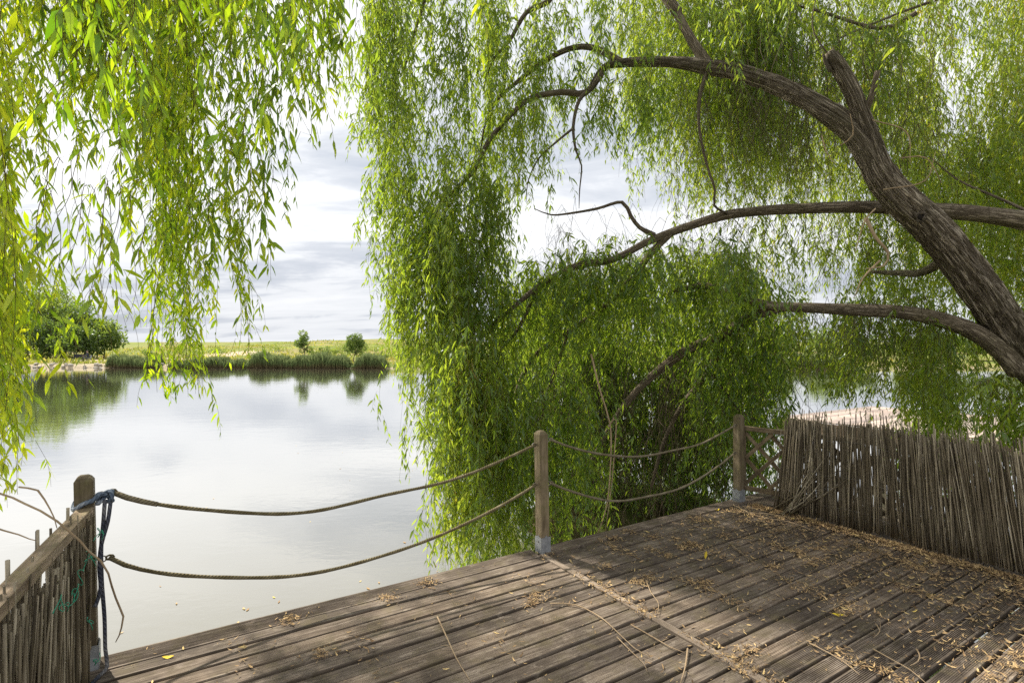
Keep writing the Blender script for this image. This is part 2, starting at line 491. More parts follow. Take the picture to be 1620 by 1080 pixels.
L_(nt, math_(nt, 'DIVIDE', sep.outputs[0], den), cb.inputs[0])
L_(nt, math_(nt, 'DIVIDE', sep.outputs[1], den), cb.inputs[1])
mp = N(nt, 'ShaderNodeMapping'); mp.inputs['Scale'].default_value = (0.62, 1.25, 1); mp.inputs['Location'].default_value = (3.1, 1.7, 0)
mp.inputs['Rotation'].default_value = (0, 0, R(14))
L_(nt, cb.outputs[0], mp.inputs['Vector'])
c1 = noise_(nt, mp.outputs[0], 0.9, 8, 0.56, 0.5)
c2 = noise_(nt, mp.outputs[0], 2.6, 7, 0.6, 0.6)
dens = math_(nt, 'ADD', math_(nt, 'MULTIPLY', c1, 0.68), math_(nt, 'MULTIPLY', c2, 0.32))
ccol = ramp(nt, dens, [(0.34, (3.15, 3.4, 3.8)), (0.44, (4.4, 4.58, 4.9)), (0.50, (5.8, 5.87, 5.95)), (0.62, (6.5, 6.5, 6.5))]).outputs['Color']
cover = ramp(nt, dens, [(0.22, 0.8), (0.42, 0.98)]).outputs['Color']
# grey layer towards the horizon
low = ramp(nt, zz, [(0.0, (0.74, 0.755, 0.785)), (0.10, (0.80, 0.81, 0.835)), (0.24, (0.99, 0.99, 0.99)), (0.5, (1, 1, 1))]).outputs['Color']
ccol = mixc(nt, 1.0, ccol, low, 'MULTIPLY')
fin = mixc(nt, cover, sky.outputs['Color'], ccol)
L_(nt, fin, bg.inputs['Color']); L_(nt, bg.outputs[0], out.inputs['Surface'])

sd = bpy.data.lights.new('sun', 'SUN'); so = bpy.data.objects.new('sun', sd); COL.objects.link(so)
sd.energy = 5.0; sd.angle = R(1.4); sd.color = (1.0, 0.93, 0.82)
so.rotation_euler = (-sundir).to_track_quat('-Z', 'Y').to_euler()
so.location = sundir * 60

scene.view_settings.view_transform = 'Standard'
scene.view_settings.look = 'None'
scene.view_settings.gamma = 1
scene.view_settings.exposure = 0.95
scene.cycles.use_denoising = False
scene.cycles.use_adaptive_sampling = False
scene.cycles.sample_clamp_indirect = 6.0
scene.cycles.max_bounces = 8
scene.cycles.diffuse_bounces = 4
scene.cycles.transmission_bounces = 6
scene.cycles.glossy_bounces = 3

# ------------------------------------------------------------------ ground, water
def grid_mesh(name, xs, ys, fz, extra=None):
    X, Y = np.meshgrid(xs, ys)
    Z = fz(X, Y)
    nx, ny = len(xs), len(ys)
    V = np.stack([X.ravel(), Y.ravel(), Z.ravel()], 1)
    i = (np.arange(ny-1)[:, None]*nx + np.arange(nx-1)[None, :]).ravel()
    F = np.stack([i, i+1, i+nx+1, i+nx], 1)
    at = {k: f(X, Y).ravel() for k, f in (extra or {}).items()}
    return np_mesh(name, V, F.ravel(), np.arange(len(F))*4, np.full(len(F), 4), True, at)

# one sheet: near bank, lake bed and far meadow out to the horizon
gx = [-900, -60, -20, -8, -4.5, -3, 0, 3, 4.2, 5.2, 6.5, 9, 14, 30, 70, 900]
gy = [-120, -16, -8, -4.0, -2.6, -2.2, -1.9, -0.2, 3.0, 4.6, 6.1, 7.4, 9.5, 15, 24, 160]
def smooth(a, b, x):
    t = np.clip((x-a)/(b-a), 0, 1); return t*t*(3-2*t)
def nearline(X): return np.interp(X, gx, gy)
def wob(X, Y, s, seed=0.0):
    return np.sin(X*s*1.3+seed)*np.cos(Y*s*0.9+seed*2) + 0.5*np.sin(X*s*2.9+Y*s*1.7+seed*3) + 0.25*np.sin(X*s*6.1-Y*s*4.7+seed)
def farline(X): return 57.5 + 0.7*np.sin(X*0.16) + 0.4*np.sin(X*0.41+1) + np.clip((-X-30)*0.10, 0, 6)
def ground_z(X, Y):
    near = smooth(-0.5, 0.9, nearline(X) - Y)
    fl = farline(X)
    far = smooth(-1.0, 0.8, Y - fl)
    zn = -0.45 + 0.08*wob(X, Y, 0.9) + 0.3*smooth(2, 12, nearline(X)-Y)
    bankrise = -0.82 + 0.22*smooth(0.8, 4, Y-fl) + 0.10*wob(X, Y, 0.35, 2)
    rise = 2.25*smooth(6, 120, Y-fl) + 0.5*smooth(0, 60, Y-fl)*np.exp(-((X+42)/16)**2)*2.0
    zf = bankrise + rise + 0.22*wob(X, Y, 0.06, 1)*smooth(5, 50, Y-fl)
    bed = -2.1 + 1.35*np.exp(-(((X-1.9)/2.3)**2+((Y-8.3)/1.5)**2)**2)
    z = bed + near*(zn-bed)
    z = z + far*(zf-z)
    return z
def sand_a(X, Y):
    d = Y - farline(X)
    s = np.exp(-np.maximum(d-0.3, 0)/0.7)*(0.55+0.45*smooth(-30, -36, X))
    path = np.exp(-((d-9-0.12*(X+45))/2.6)**2) * smooth(-36, -42, X)
    mound = np.exp(-((X+43)/7)**2 - ((d-26)/12)**2)
    return np.clip(np.maximum(np.maximum(s, path*0.9), mound*0.75), 0, 1)
xs = np.unique(np.concatenate([np.linspace(-900, -130, 14), np.linspace(-130, 130, 174), np.linspace(130, 900, 14), np.linspace(-14, 16, 61)]))
ys = np.unique(np.concatenate([np.linspace(-60, -10, 8), np.linspace(-10, 18, 71), np.linspace(18, 54, 10), np.linspace(54, 90, 73), np.linspace(90, 200, 34), np.linspace(200, 1500, 16)]))
gm = grid_mesh('ground', xs, ys, ground_z, {'sand': sand_a})
gm.materials.append(M['meadow']); gm.materials.append(M['bank'])
pc = np.zeros(len(gm.polygons)*3, np.float32); gm.polygons.foreach_get('center', pc)
gm.polygons.foreach_set('material_index', (pc.reshape(-1, 3)[:, 1] < 30).astype(np.int32))
ground = link('ground', gm, None); tag(ground, kind='structure', label='grassy lake bank and far meadow reaching the horizon')

wm = grid_mesh('water', np.linspace(-900, 900, 19), np.linspace(-40, 75, 9), lambda X, Y: X*0 + WZ)
water = link('water', wm, M['water']); tag(water, kind='structure', label='calm murky lake reflecting the bright cloudy sky')

# ------------------------------------------------------------------ leaves and twigs (vectorised)
def unit(a):
    return a / np.maximum(np.linalg.norm(a, axis=-1, keepdims=True), 1e-9)

class Foliage:
    """collects twigs and leaves of one crown part"""
    def __init__(self):
        self.lv, self.lt = [], []          # leaf verts (n,6,3) and tint (n)
        self.tw = []                       # twig polylines (n,K,3), r0, r1
    def leaves_on(self, pl, step, size, tint=(0.15, 0.85), start=0.0, droop=0.35, spread=0.75, wr=(0.15, 0.23), strand_tint=None):
        n, K, _ = pl.shape
        seg = np.linalg.norm(np.diff(pl, axis=1), axis=2)
        length = seg.sum(1)
        cnt = np.maximum(1, (length*(1-start)/step).astype(int))
        idx = np.repeat(np.arange(n), cnt)
        tot = len(idx)
        if not tot: return
        u = start + (1-start)*rng.random(tot)
        f = u*(K-1)
        k = np.minimum(f.astype(int), K-2)
        fr = (f-k)[:, None]
        a, b = pl[idx, k], pl[idx, k+1]
        base = a*(1-fr) + b*fr
        tan = unit(b-a)
        ph = rng.random(tot)*2*np.pi
        rad = np.stack([np.cos(ph), np.sin(ph), np.zeros(tot)], 1)
        sp = spread*(0.5+0.9*rng.random(tot))[:, None]
        dirn = unit(tan*0.55 + rad*sp + np.array([0, 0, -1.0])*(droop+0.45*rng.random(tot))[:, None])
        ln = size*(0.42+0.9*rng.random(tot)**1.3)*(1-0.35*u**3)
        wd = ln*rng.uniform(wr[0], wr[1], tot)
        side = unit(np.cross(dirn, unit(rng.normal(size=(tot, 3))+np.array([0.3, -0.6, 0.4]))))
        nor = np.cross(side, dirn)
        tipd = unit(dirn + np.array([0, 0, -1.0])*(0.25+0.4*rng.random(tot))[:, None])
        m1 = base + dirn*(ln*0.32)[:, None]
        m2 = m1 + unit(dirn+tipd)*(ln*0.36)[:, None]
        tip = m2 + tipd*(ln*0.34)[:, None]
        fold = nor*(wd*0.22)[:, None]
        hw = side*(wd*0.5)[:, None]
        v = np.stack([base, m1-hw+fold, m1+hw+fold, m2-hw*0.72+fold*0.7, m2+hw*0.72+fold*0.7, tip], 1)
        self.lv.append(v.astype(np.float32))
        st = rng.random(n)*0.45 if strand_tint is None else strand_tint
        t = tint[0] + (tint[1]-tint[0])*np.clip(st[idx] + 0.6*rng.random(tot), 0, 1)
        self.lt.append(t.astype(np.float32))
    def twigs(self, pl, r0, r1):
        self.tw.append((pl.astype(np.float32), r0, r1))
    def leaf_mesh(self, name):
        v = np.concatenate(self.lv); t = np.concatenate(self.lt)
        n = len(v)
        b = (np.arange(n)*6)[:, None]
        loops = (b + np.array([0, 2, 1, 1, 2, 4, 3, 3, 4, 5])).ravel()
        tot = np.tile([3, 4, 3], n)
        st = np.concatenate([[0], np.cumsum(tot)[:-1]])
        return np_mesh(name, v.reshape(-1, 3), loops, st, tot, False, {'tint': np.repeat(t, 6)})
    def twig_mesh(self, name):
        VV, LL, base = [], [], 0
        for pl, r0, r1 in self.tw:
            n, K, _ = pl.shape
            rr = np.linspace(r0, r1, K)[None, :, None]
            ring = []
            for k in range(3):
                th = 2*np.pi*k/3
                ring.append(pl + rr*np.array([np.cos(th), np.sin(th), 0.0])[None, None])
            v = np.stack(ring, 2)                 # n,K,3,3
            VV.append(v.reshape(-1, 3))
            i = (np.arange(n)[:, None, None]*K + np.arange(K-1)[None, :, None])*3
            k = np.arange(3)[None, None, :]; k2 = (k+1) % 3
            q = np.stack([i+k, i+k2, i+3+k2, i+3+k], 3).reshape(-1)
            LL.append(q+base)
            base += n*K*3
        V = np.concatenate(VV); Lp = np.concatenate(LL)
        nf = len(Lp)//4
        return np_mesh(name, V, Lp, np.arange(nf)*4, np.full(nf, 4), True)

def strands(P0, zend, K=18, out=(0.05, 0.35), sway=0.06, drift=0.10):
    n = len(P0)
    t = np.linspace(0, 1, K)[None, :]
    drop = (P0[:, 2]-zend)[:, None]
    ph = rng.random(n)*2*np.pi
    ro = rng.uniform(out[0], out[1], n)[:, None]*np.minimum(1, drop/0.6)
    h = ro*(1-np.exp(-5*t))
    dx = rng.normal(0, drift, (n, 1))*drop*0.5; dy = rng.normal(0, drift, (n, 1))*drop*0.5
    a1 = rng.random((n, 1))*6.28; a2 = rng.random((n, 1))*6.28
    fq = rng.uniform(0.4, 1.3, (n, 1))
    sx = sway*np.sin(6.28*fq*t+a1)*t; sy = sway*np.sin(6.28*fq*1.2*t+a2)*t
    x = P0[:, :1] + np.cos(ph)[:, None]*h + dx*t**1.5 + sx
    y = P0[:, 1:2] + np.sin(ph)[:, None]*h + dy*t**1.5 + sy
    z = P0[:, 2:] + 0.35*ro*np.sin(np.pi*np.minimum(1, t*6))*(t < 1/6) - drop*t**1.12
    return np.stack([x, y, z], 2)

def side_twigs(pl, per_m, ln=(0.10, 0.40), K=7, lo=0.05, hi=0.97):
    n, KK, _ = pl.shape
    length = np.linalg.norm(np.diff(pl, axis=1), axis=2).sum(1)
    cnt = rng.poisson(length*per_m)
    idx = np.repeat(np.arange(n), cnt)
    tot = len(idx)
    u = rng.uniform(lo, hi, tot)
    f = u*(KK-1); k = np.minimum(f.astype(int), KK-2); fr = (f-k)[:, None]
    b = pl[idx, k]*(1-fr) + pl[idx, k+1]*fr
    l = rng.uniform(ln[0], ln[1], tot)[:, None]
    ph = rng.random(tot)*2*np.pi
    t = np.linspace(0, 1, K)[None, :]
    rr = l*rng.uniform(0.25, 0.6, (tot, 1))*(1-np.exp(-3*t))
    z = -l*t**1.35*rng.uniform(0.75, 1.0, (tot, 1)) + 0.12*l*np.sin(np.pi*np.minimum(1, t*3))*(t < 1/3)
    return np.stack([b[:, :1]+np.cos(ph)[:, None]*rr, b[:, 1:2]+np.sin(ph)[:, None]*rr, b[:, 2:]+z], 2), idx

def px3(x, y, d):
    return np.stack([(x-CX)/FPX*d, d, CAMZ-(y-HY)/FPX*d], 1)

KD = 1.0
def curtain(F, n, x0, x1, top, bot, dep, size=0.095, step=0.034, per_m=6.0, tint=(0.15, 0.85), short=(0.7, 1.0), ln=(0.10, 0.40), clump=0, barefrac=0.0, zmin=None, start=0.0, sway=0.06, out=(0.05, 0.35), drift=0.10, tw=0.0019, jit=(0.86, 1.0), cj=0.07, ragged=0.0):
    """hanging strands under a stretch of limb. top / bot: (lo, hi) or lists of (x, y) breakpoints, measured heights"""
    n = int(n*KD)
    if clump:
        nc = max(1, n//clump)
        cx = rng.uniform(x0, x1, nc); cd = rng.uniform(dep[0], dep[1], nc)
        j = rng.integers(0, nc, n)
        d = cd[j] + rng.normal(0, 0.10, n)
        x = cx[j] + rng.normal(0, cj, n)*FPX/d
        ctop = rng.random(nc)[j]; cshort = rng.uniform(short[0], short[1], nc)[j]
    else:
        x = rng.uniform(x0, x1, n); d = rng.uniform(dep[0], dep[1], n)
        ctop = rng.random(n); cshort = rng.uniform(short[0], short[1], n)
    x = np.clip(x, x0-12, x1+12)
    if isinstance(top[0], tuple):
        ty = np.interp(x, [p[0] for p in top], [p[1] for p in top]) + rng.normal(0, 10, n) - ragged*rng.random(n)**3
    else:
        ty = top[0] + (top[1]-top[0])*ctop + rng.normal(0, 12, n)
    by = np.interp(x, [p[0] for p in bot], [p[1] for p in bot]) if isinstance(bot[0], tuple) else bot[0]+(bot[1]-bot[0])*rng.random(n)
    by = ty + (by-ty)*cshort*rng.uniform(jit[0], jit[1], n)
    by = np.maximum(by, ty+25)
    P0 = px3(x, ty, d)
    ze = CAMZ-(by-HY)/FPX*d
    zm = WZ+0.03 if zmin is None else zmin
    ze = np.maximum(ze, zm + 0.08*rng.random(n))
    P0[:, 2] = np.maximum(P0[:, 2], ze+0.15)
    pl = strands(P0, ze, 18, out=out, sway=sway, drift=drift)
    # no twig may run through the deck: keep those under the far side of its edge
    F.twigs(pl, tw, tw*0.45)
    st = rng.random(n)*0.45
    F.leaves_on(pl, step, size, tint, start=start, strand_tint=st)
    if per_m:
        sp, idx = side_twigs(pl, per_m, ln)
        if len(sp):
            F.twigs(sp, tw*0.6, tw*0.3)
            F.leaves_on(sp, step, size*0.95, tint, strand_tint=st[idx])
    return pl

def limb(name, pts, rads, matl, parent, n=12, step=0.12, rough=0.10, seed=0, jitter=0.0, ridge=0.0):
    p, r = smooth_path(pts, rads, step)
    if jitter:
        rr = random.Random(seed)
        p = [q + Vector((rr.gauss(0, jitter), rr.gauss(0, jitter), rr.gauss(0, jitter))) if 0 < i < len(p)-1 else q for i, q in enumerate(p)]
    return MB().tube(p, r, n, rough=rough, seed=seed, ridge=ridge).build(name, matl, parent, True)

# ================================================================== MAIN WILLOW (right)
base = Vector((6.55, 5.55, float(ground_z(np.array([6.55]), np.array([5.55]))[0]) - 0.1))
WIL = empty('weeping_willow', base, 0, 'old leaning willow with thick furrowed trunk behind the long reed screen', 'tree')
trunk_pts = [base, Vector((6.25, 5.45, 0.05)), P(1690, 640, 5.3), P(1620, 555, 5.15), P(1545, 450, 5.05), P(1475, 362, 5.0), P(1425, 315, 5.0), P(1392, 275, 5.0), P(1378, 240, 5.02)]
trunk_r = [0.34, 0.26, 0.20, 0.18, 0.165, 0.155, 0.15, 0.135, 0.115]
tp, tr = smooth_path(trunk_pts, trunk_r, 0.03)
MB().tube(tp, tr, 72, rough=0.10, seed=3, ridge=0.13).build('trunk', M['bark'], WIL, True)
limb('limb', [P(1398, 290, 5.0), P(1352, 212, 5.02), P(1300, 172, 5.1), P(1240, 140, 5.2), P(1170, 115, 5.3), P(1120, 106, 5.4), P(1060, 98, 5.5), P(985, 100, 5.6), P(955, 108, 5.65), P(930, 145, 5.65)],
     [0.115, 0.108, 0.096, 0.086, 0.08, 0.076, 0.052, 0.042, 0.034, 0.026], M['bark'], WIL, 48, 0.03, 0.12, 5, ridge=0.12)
limb('limb', [P(1392, 280, 5.0), P(1375, 215, 4.97), P(1352, 155, 4.93), P(1330, 112, 4.9), P(1318, 93, 4.88), P(1311, 82, 4.87)], [0.105, 0.08, 0.074, 0.07, 0.064, 0.040], M['bark'], WIL, 40, 0.03, 0.16, 8, ridge=0.13)
for sx_, sy_, r_0 in ((1302, 88, 0.022), (1318, 80, 0.026), (1326, 86, 0.018)):
    limb('broken_splinter', [P(sx_+12, sy_+26, 4.88), P(sx_+3, sy_+8, 4.87), P(sx_, sy_-6, 4.86)], [r_0, r_0*0.8, 0.003], M['bark'], WIL, 7, 0.03, 0.3, int(sx_))
limb('limb', [P(1366, 180, 4.95), P(1376, 160, 4.88), P(1383, 135, 4.84), P(1388, 112, 4.8)], [0.04, 0.028, 0.024, 0.02], M['limb'], WIL, 10, 0.05, 0.1, 9)
limb('limb', [P(1125, 112, 5.4), P(1098, 70, 5.5), P(1072, 22, 5.6), P(1040, -50, 5.8), P(980, -160, 6.0)], [0.06, 0.048, 0.042, 0.035, 0.02], M['limb'], WIL, 14, 0.08, 0.1, 11)
# long level limb crossing behind the trunk
limb('limb', [Vector((8.1, 6.3, -0.6)), Vector((7.7, 6.0, 0.9)), P(1830, 425, 5.4), P(1700, 372, 5.25), P(1620, 350, 5.3), P(1545, 338, 5.35), P(1475, 333, 5.35), P(1390, 328, 5.4), P(1300, 329, 5.45), P(1215, 333, 5.5), P(1150, 340, 5.5), P(1090, 358, 5.5), P(1030, 380, 5.5), P(970, 410, 5.5), P(915, 420, 5.45), P(860, 448, 5.4), P(815, 483, 5.35), P(780, 515, 5.3)],
     [0.2, 0.15, 0.12, 0.10, 0.086, 0.078, 0.072, 0.064, 0.056, 0.052, 0.048, 0.042, 0.038, 0.034, 0.037, 0.03, 0.022, 0.014], M['limb'], WIL, 16, 0.06, 0.12, 13)
# low limb
limb('limb', [P(1612, 585, 5.12), P(1580, 552, 5.1), P(1540, 524, 5.1), P(1490, 506, 5.15), P(1435, 495, 5.2), P(1375, 491, 5.3), P(1300, 488, 5.4), P(1225, 484, 5.5), P(1170, 470, 5.6), P(1115, 452, 5.7), P(1060, 462, 5.8)],
     [0.10, 0.086, 0.078, 0.072, 0.066, 0.06, 0.053, 0.046, 0.038, 0.034, 0.02], M['limb'], WIL, 16, 0.06, 0.12, 17)
limb('limb', [P(1235, 485, 5.5), P(1190, 500, 5.7), P(1140, 530, 5.9), P(1085, 555, 6.0), P(1020, 605, 6.1), P(975, 660, 6.2), P(935, 730, 6.3)], [0.055, 0.06, 0.055, 0.05, 0.045, 0.035, 0.02], M['limb'], WIL, 12, 0.08, 0.12, 19)
limb('limb', [P(1150, 525, 5.9), P(1120, 590, 6.2), P(1080, 640, 6.4), P(1050, 700, 6.5), P(1030, 770, 6.6)], [0.045, 0.035, 0.03, 0.025, 0.015], M['limb'], WIL, 10, 0.08, 0.12, 21)
limb('limb', [P(1110, 575, 6.1), P(1140, 610, 6.0), P(1170, 650, 5.9), P(1200, 665, 5.8)], [0.025, 0.018, 0.014, 0.008], M['limb'], WIL, 8, 0.08, 0.12, 22)
limb('limb', [P(1062, 368, 5.5), P(1030, 400, 5.55), P(1000, 440, 5.7), P(950, 490, 5.9), P(890, 530, 6.0), P(840, 570, 6.1), P(810, 640, 6.2), P(790, 720, 6.2)], [0.035, 0.036, 0.034, 0.031, 0.028, 0.026, 0.02, 0.012], M['limb'], WIL, 10, 0.08, 0.12, 23)
limb('limb', [P(900, 525, 6.0), P(880, 580, 6.2), P(860, 640, 6.3), P(850, 720, 6.4)], [0.022, 0.018, 0.014, 0.01], M['limb'], WIL, 8, 0.08, 0.12, 24)
limb('limb', [P(850, 455, 5.4), P(820, 520, 5.5), P(790, 560, 5.6), P(785, 620, 5.6)], [0.02, 0.018, 0.014, 0.008], M['limb'], WIL, 8, 0.08, 0.12, 25)
limb('limb', [P(790, 500, 5.35), P(745, 560, 5.3), P(720, 620, 5.3)], [0.016, 0.012, 0.006], M['limb'], WIL, 8, 0.08, 0.12, 26)
# dead snag standing up from the level limb
limb('limb', [P(1035, 372, 5.5), P(1012, 360, 5.45), P(998, 342, 5.4), P(984, 320, 5.38), P(945, 330, 5.35), P(905, 337, 5.33), P(872, 340, 5.3), P(845, 330, 5.28)], [0.028, 0.022, 0.02, 0.018, 0.014, 0.011, 0.008, 0.004], M['limb'], WIL, 8, 0.06, 0.15, 27)
# drooping upper branches
limb('limb', [P(985, 100, 5.6), P(944, 78, 5.75), P(907, 76, 5.8), P(863, 96, 5.85), P(818, 130, 5.85), P(785, 160, 5.85), P(768, 195, 5.8), P(760, 240, 5.8)], [0.04, 0.034, 0.03, 0.027, 0.023, 0.018, 0.013, 0.008], M['limb'], WIL, 10, 0.07, 0.1, 29)
limb('limb', [P(952, 115, 5.65), P(926, 147, 5.65), P(889, 146, 5.6), P(844, 154, 5.6), P(815, 175, 5.55), P(774, 222, 5.5), P(750, 270, 5.45), P(712, 308, 5.4), P(690, 335, 5.4), P(672, 355, 5.4)], [0.036, 0.034, 0.031, 0.028, 0.026, 0.024, 0.021, 0.017, 0.012, 0.007], M['limb'], WIL, 10, 0.07, 0.1, 31)
limb('limb', [P(1072, 20, 5.6), P(1000, -60, 5.9), P(900, -40, 6.0), P(868, 2, 6.0), P(833, 20, 6.0), P(806, 65, 5.95), P(780, 95, 5.9), P(765, 140, 5.9)], [0.055, 0.045, 0.036, 0.03, 0.026, 0.02, 0.014, 0.008], M['limb'], WIL, 10, 0.08, 0.1, 33)
limb('limb', [P(900, -40, 6.0), P(800, -90, 6.0), P(700, -60, 5.9), P(660, 40, 5.8), P(640, 110, 5.75)], [0.036, 0.03, 0.024, 0.016, 0.008], M['limb'], WIL, 10, 0.08, 0.1, 34)
limb('limb', [P(935, 140, 5.65), P(916, 160, 5.6), P(907, 200, 5.55), P(911, 238, 5.5), P(920, 262, 5.5), P(917, 300, 5.5), P(916, 330, 5.5)], [0.026, 0.02, 0.015, 0.011, 0.008, 0.006, 0.003], M['limb'], WIL, 8, 0.06, 0.15, 35)
limb('limb', [P(907, 203, 5.55), P(880, 225, 5.5), P(853, 250, 5.5), P(836, 285, 5.45), P(832, 320, 5.4)], [0.013, 0.01, 0.008, 0.006, 0.003], M['limb'], WIL, 8, 0.06, 0.15, 36)
limb('limb', [P(1118, 115, 5.4), P(1108, 150, 5.35), P(1106, 200, 5.3), P(1118, 260, 5.3), P(1131, 300, 5.3), P(1130, 325, 5.35), P(1150, 338, 5.45)], [0.022, 0.018, 0.015, 0.013, 0.012, 0.012, 0.012], M['limb'], WIL, 8, 0.06, 0.15, 37)
# right-hand background limbs
limb('limb', [P(1510, 400, 5.1), P(1460, 430, 5.5), P(1420, 432, 6.0), P(1380, 430, 6.4)], [0.05, 0.04, 0.034, 0.02], M['limb'], WIL, 10, 0.08, 0.12, 39)
limb('limb', [P(1700, 372, 5.4), P(1612, 328, 5.7), P(1560, 305, 5.8), P(1516, 285, 5.9), P(1470, 248, 6.0)], [0.03, 0.016, 0.013, 0.01, 0.004], M['limb'], WIL, 8, 0.1, 0.12, 40)
limb('limb', [P(1640, 575, 5.2), P(1780, 340, 5.8), P(1760, 80, 6.6), P(1600, -70, 7.4), P(1400, -120, 7.8), P(1180, -150, 8.0)], [0.10, 0.085, 0.07, 0.055, 0.04, 0.02], M['limb'], WIL, 12, 0.12, 0.12, 41)
limb('limb', [P(1600, -70, 7.4), P(1530, -20, 7.2), P(1420, 22, 7.0), P(1330, 60, 6.8), P(1260, 100, 6.7)], [0.03, 0.022, 0.016, 0.011, 0.005], M['limb'], WIL, 8, 0.1, 0.12, 42)
limb('limb', [P(1312, 90, 4.88), P(1285, 40, 4.9), P(1300, -40, 5.0)], [0.008, 0.006, 0.003], M['limb'], WIL, 8, 0.08, 0.12, 43)
limb('limb', [P(1450, 20, 6.0), P(1390, 45, 6.2), P(1250, 10, 6.5), P(1190, 60, 6.6)], [0.03, 0.022, 0.014, 0.006], M['limb'], WIL, 8, 0.1, 0.12, 44)

kc = P(1457, 343, 4.835)
kd = (Vector((0, 0, CAMZ)) - kc).normalized(); ks = kd.cross(Vector((0, 0, 1))).normalized(); ku = ks.cross(kd)
kr = [kc + (ks*math.cos(a)*0.030 + ku*math.sin(a)*0.038)*(1+0.12*math.sin(3*a)) for a in np.linspace(0, 2*math.pi, 25)]
MB().tube(kr, [0.013+0.003*math.sin(i) for i in range(25)], 8, rough=0.25, seed=77, cap=False).build('branch_scar', M['bark'], WIL, True)
MB().sphere(kc - kd*0.006, 0.03, 12, 0.0, (1.0, 0.5, 1.2)).build('knot_hole', simple('knot_hole_shade', (0.006, 0.005, 0.004), (0.02, 0.015, 0.01), 20), WIL, True)  # near-black flattened sphere, colour stands in for the shade inside the hole
# --- foliage of the main willow, stretch by stretch
KD = 1.0; FA = Foliage()     # front curtain left of centre
curtain(FA, 56, 590, 690, (-170, 60), [(590, 300), (620, 420), (640, 330), (690, 300)], (5.0, 6.1), short=(0.5, 1.0), clump=8)
curtain(FA, 16, 585, 625, (-170, 0), [(585, 250), (625, 420)], (5.0, 5.8), short=(0.7, 1.0), clump=4, out=(0.02, 0.15))
curtain(FA, 34, 600, 650, (150, 330), [(600, 420), (625, 530), (650, 640)], (5.0, 5.9), short=(0.8, 1.0), clump=6, out=(0.05, 0.2))
curtain(FA, 34, 655, 750, (350, 430), (560, 760), (5.0, 5.6), short=(0.75, 1.0), clump=6)
curtain(FA, 52, 700, 860, (-120, 130), [(690, 300), (740, 360), (800, 340), (850, 260)], (5.2, 6.2), short=(0.55, 1.0), clump=8)
curtain(FA, 44, 705, 850, [(690, 330), (750, 265), (800, 180), (850, 160)], [(690, 440), (760, 430), (800, 390), (850, 290)], (5.2, 5.8), short=(0.5, 1.0), clump=7)
curtain(FA, 60, 840, 1035, (-60, 110), [(840, 240), (880, 175), (950, 240), (1000, 265), (1035, 260)], (5.3, 6.2), short=(0.5, 1.0), clump=8)
curtain(FA, 90, 560, 1040, (-260, -40), (0, 150), (6.0, 7.8), short=(0.7, 1.0), clump=8)
curtain(FA, 30, 940, 1040, (100, 200), (210, 285), (5.4, 6.0), short=(0.8, 1.0), clump=6, tint=(0.05, 0.6))
KD = 1.6; FB = Foliage()     # lower left curtain, down to the water beside the deck
curtain(FB, 70, 665, 790, [(640, 380), (700, 350), (790, 480)], [(640, 640), (668, 690), (700, 800), (720, 905), (790, 915)], (4.75, 5.9), short=(0.6, 1.02), clump=5, zmin=-0.85, ragged=190, cj=0.1)
curtain(FB, 50, 720, 860, [(690, 600), (760, 640), (850, 680)], (880, 950), (4.55, 5.3), short=(0.9, 1.0), clump=6, zmin=-0.95, ragged=120)
curtain(FB, 24, 700, 800, (230, 380), (430, 640), (5.1, 5.8), short=(0.6, 1.0), clump=4)
curtain(FB, 24, 715, 770, (500, 700), (850, 930), (4.6, 5.2), short=(0.85, 1.0), clump=6, zmin=-0.95, tint=(0.4, 1.0), out=(0.05, 0.2))
KD = 1.45; FC = Foliage()     # dome under the low limbs
dome = [(760, 520), (800, 480), (850, 440), (930, 428), (1000, 410), (1080, 395), (1150, 400), (1210, 440), (1245, 480)]
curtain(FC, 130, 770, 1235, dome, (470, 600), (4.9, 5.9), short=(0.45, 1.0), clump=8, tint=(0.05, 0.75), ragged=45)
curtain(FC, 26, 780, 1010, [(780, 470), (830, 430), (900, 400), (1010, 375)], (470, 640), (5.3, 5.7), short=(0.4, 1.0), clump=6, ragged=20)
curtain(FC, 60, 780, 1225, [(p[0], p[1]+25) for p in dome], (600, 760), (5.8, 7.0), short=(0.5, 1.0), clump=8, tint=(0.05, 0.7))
curtain(FC, 170, 790, 1240, [(p[0], p[1]+8) for p in dome], (500, 620), (5.8, 9.0), short=(0.5, 1.0), clump=8, tint=(0.1, 0.9), out=(0.1, 0.5))  # roof strands added to shade the inside of the dome
curtain(FC, 150, 790, 1200, (470, 600), (740, 900), (7.6, 8.6), short=(0.9, 1.0), clump=6, tint=(0.0, 0.4), zmin=-0.85, size=0.12, out=(0.1, 0.5))  # back strands tinted dark, deepening the dome's shade by leaf colour
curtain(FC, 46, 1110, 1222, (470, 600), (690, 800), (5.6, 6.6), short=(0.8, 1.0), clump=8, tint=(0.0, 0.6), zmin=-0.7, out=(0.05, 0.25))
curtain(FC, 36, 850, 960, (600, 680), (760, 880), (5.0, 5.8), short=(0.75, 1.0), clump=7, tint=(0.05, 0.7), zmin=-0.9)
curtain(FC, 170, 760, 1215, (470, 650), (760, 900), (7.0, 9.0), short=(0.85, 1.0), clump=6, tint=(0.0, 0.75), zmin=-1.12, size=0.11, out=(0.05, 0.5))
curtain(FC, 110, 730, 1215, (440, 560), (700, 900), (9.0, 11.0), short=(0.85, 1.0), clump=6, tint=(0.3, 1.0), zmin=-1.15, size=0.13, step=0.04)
KD = 1.6; FD = Foliage(); fdk = dict(out=(0.1, 0.7), ln=(0.15, 0.65), drift=0.2, sway=0.12)     # back curtains upper right
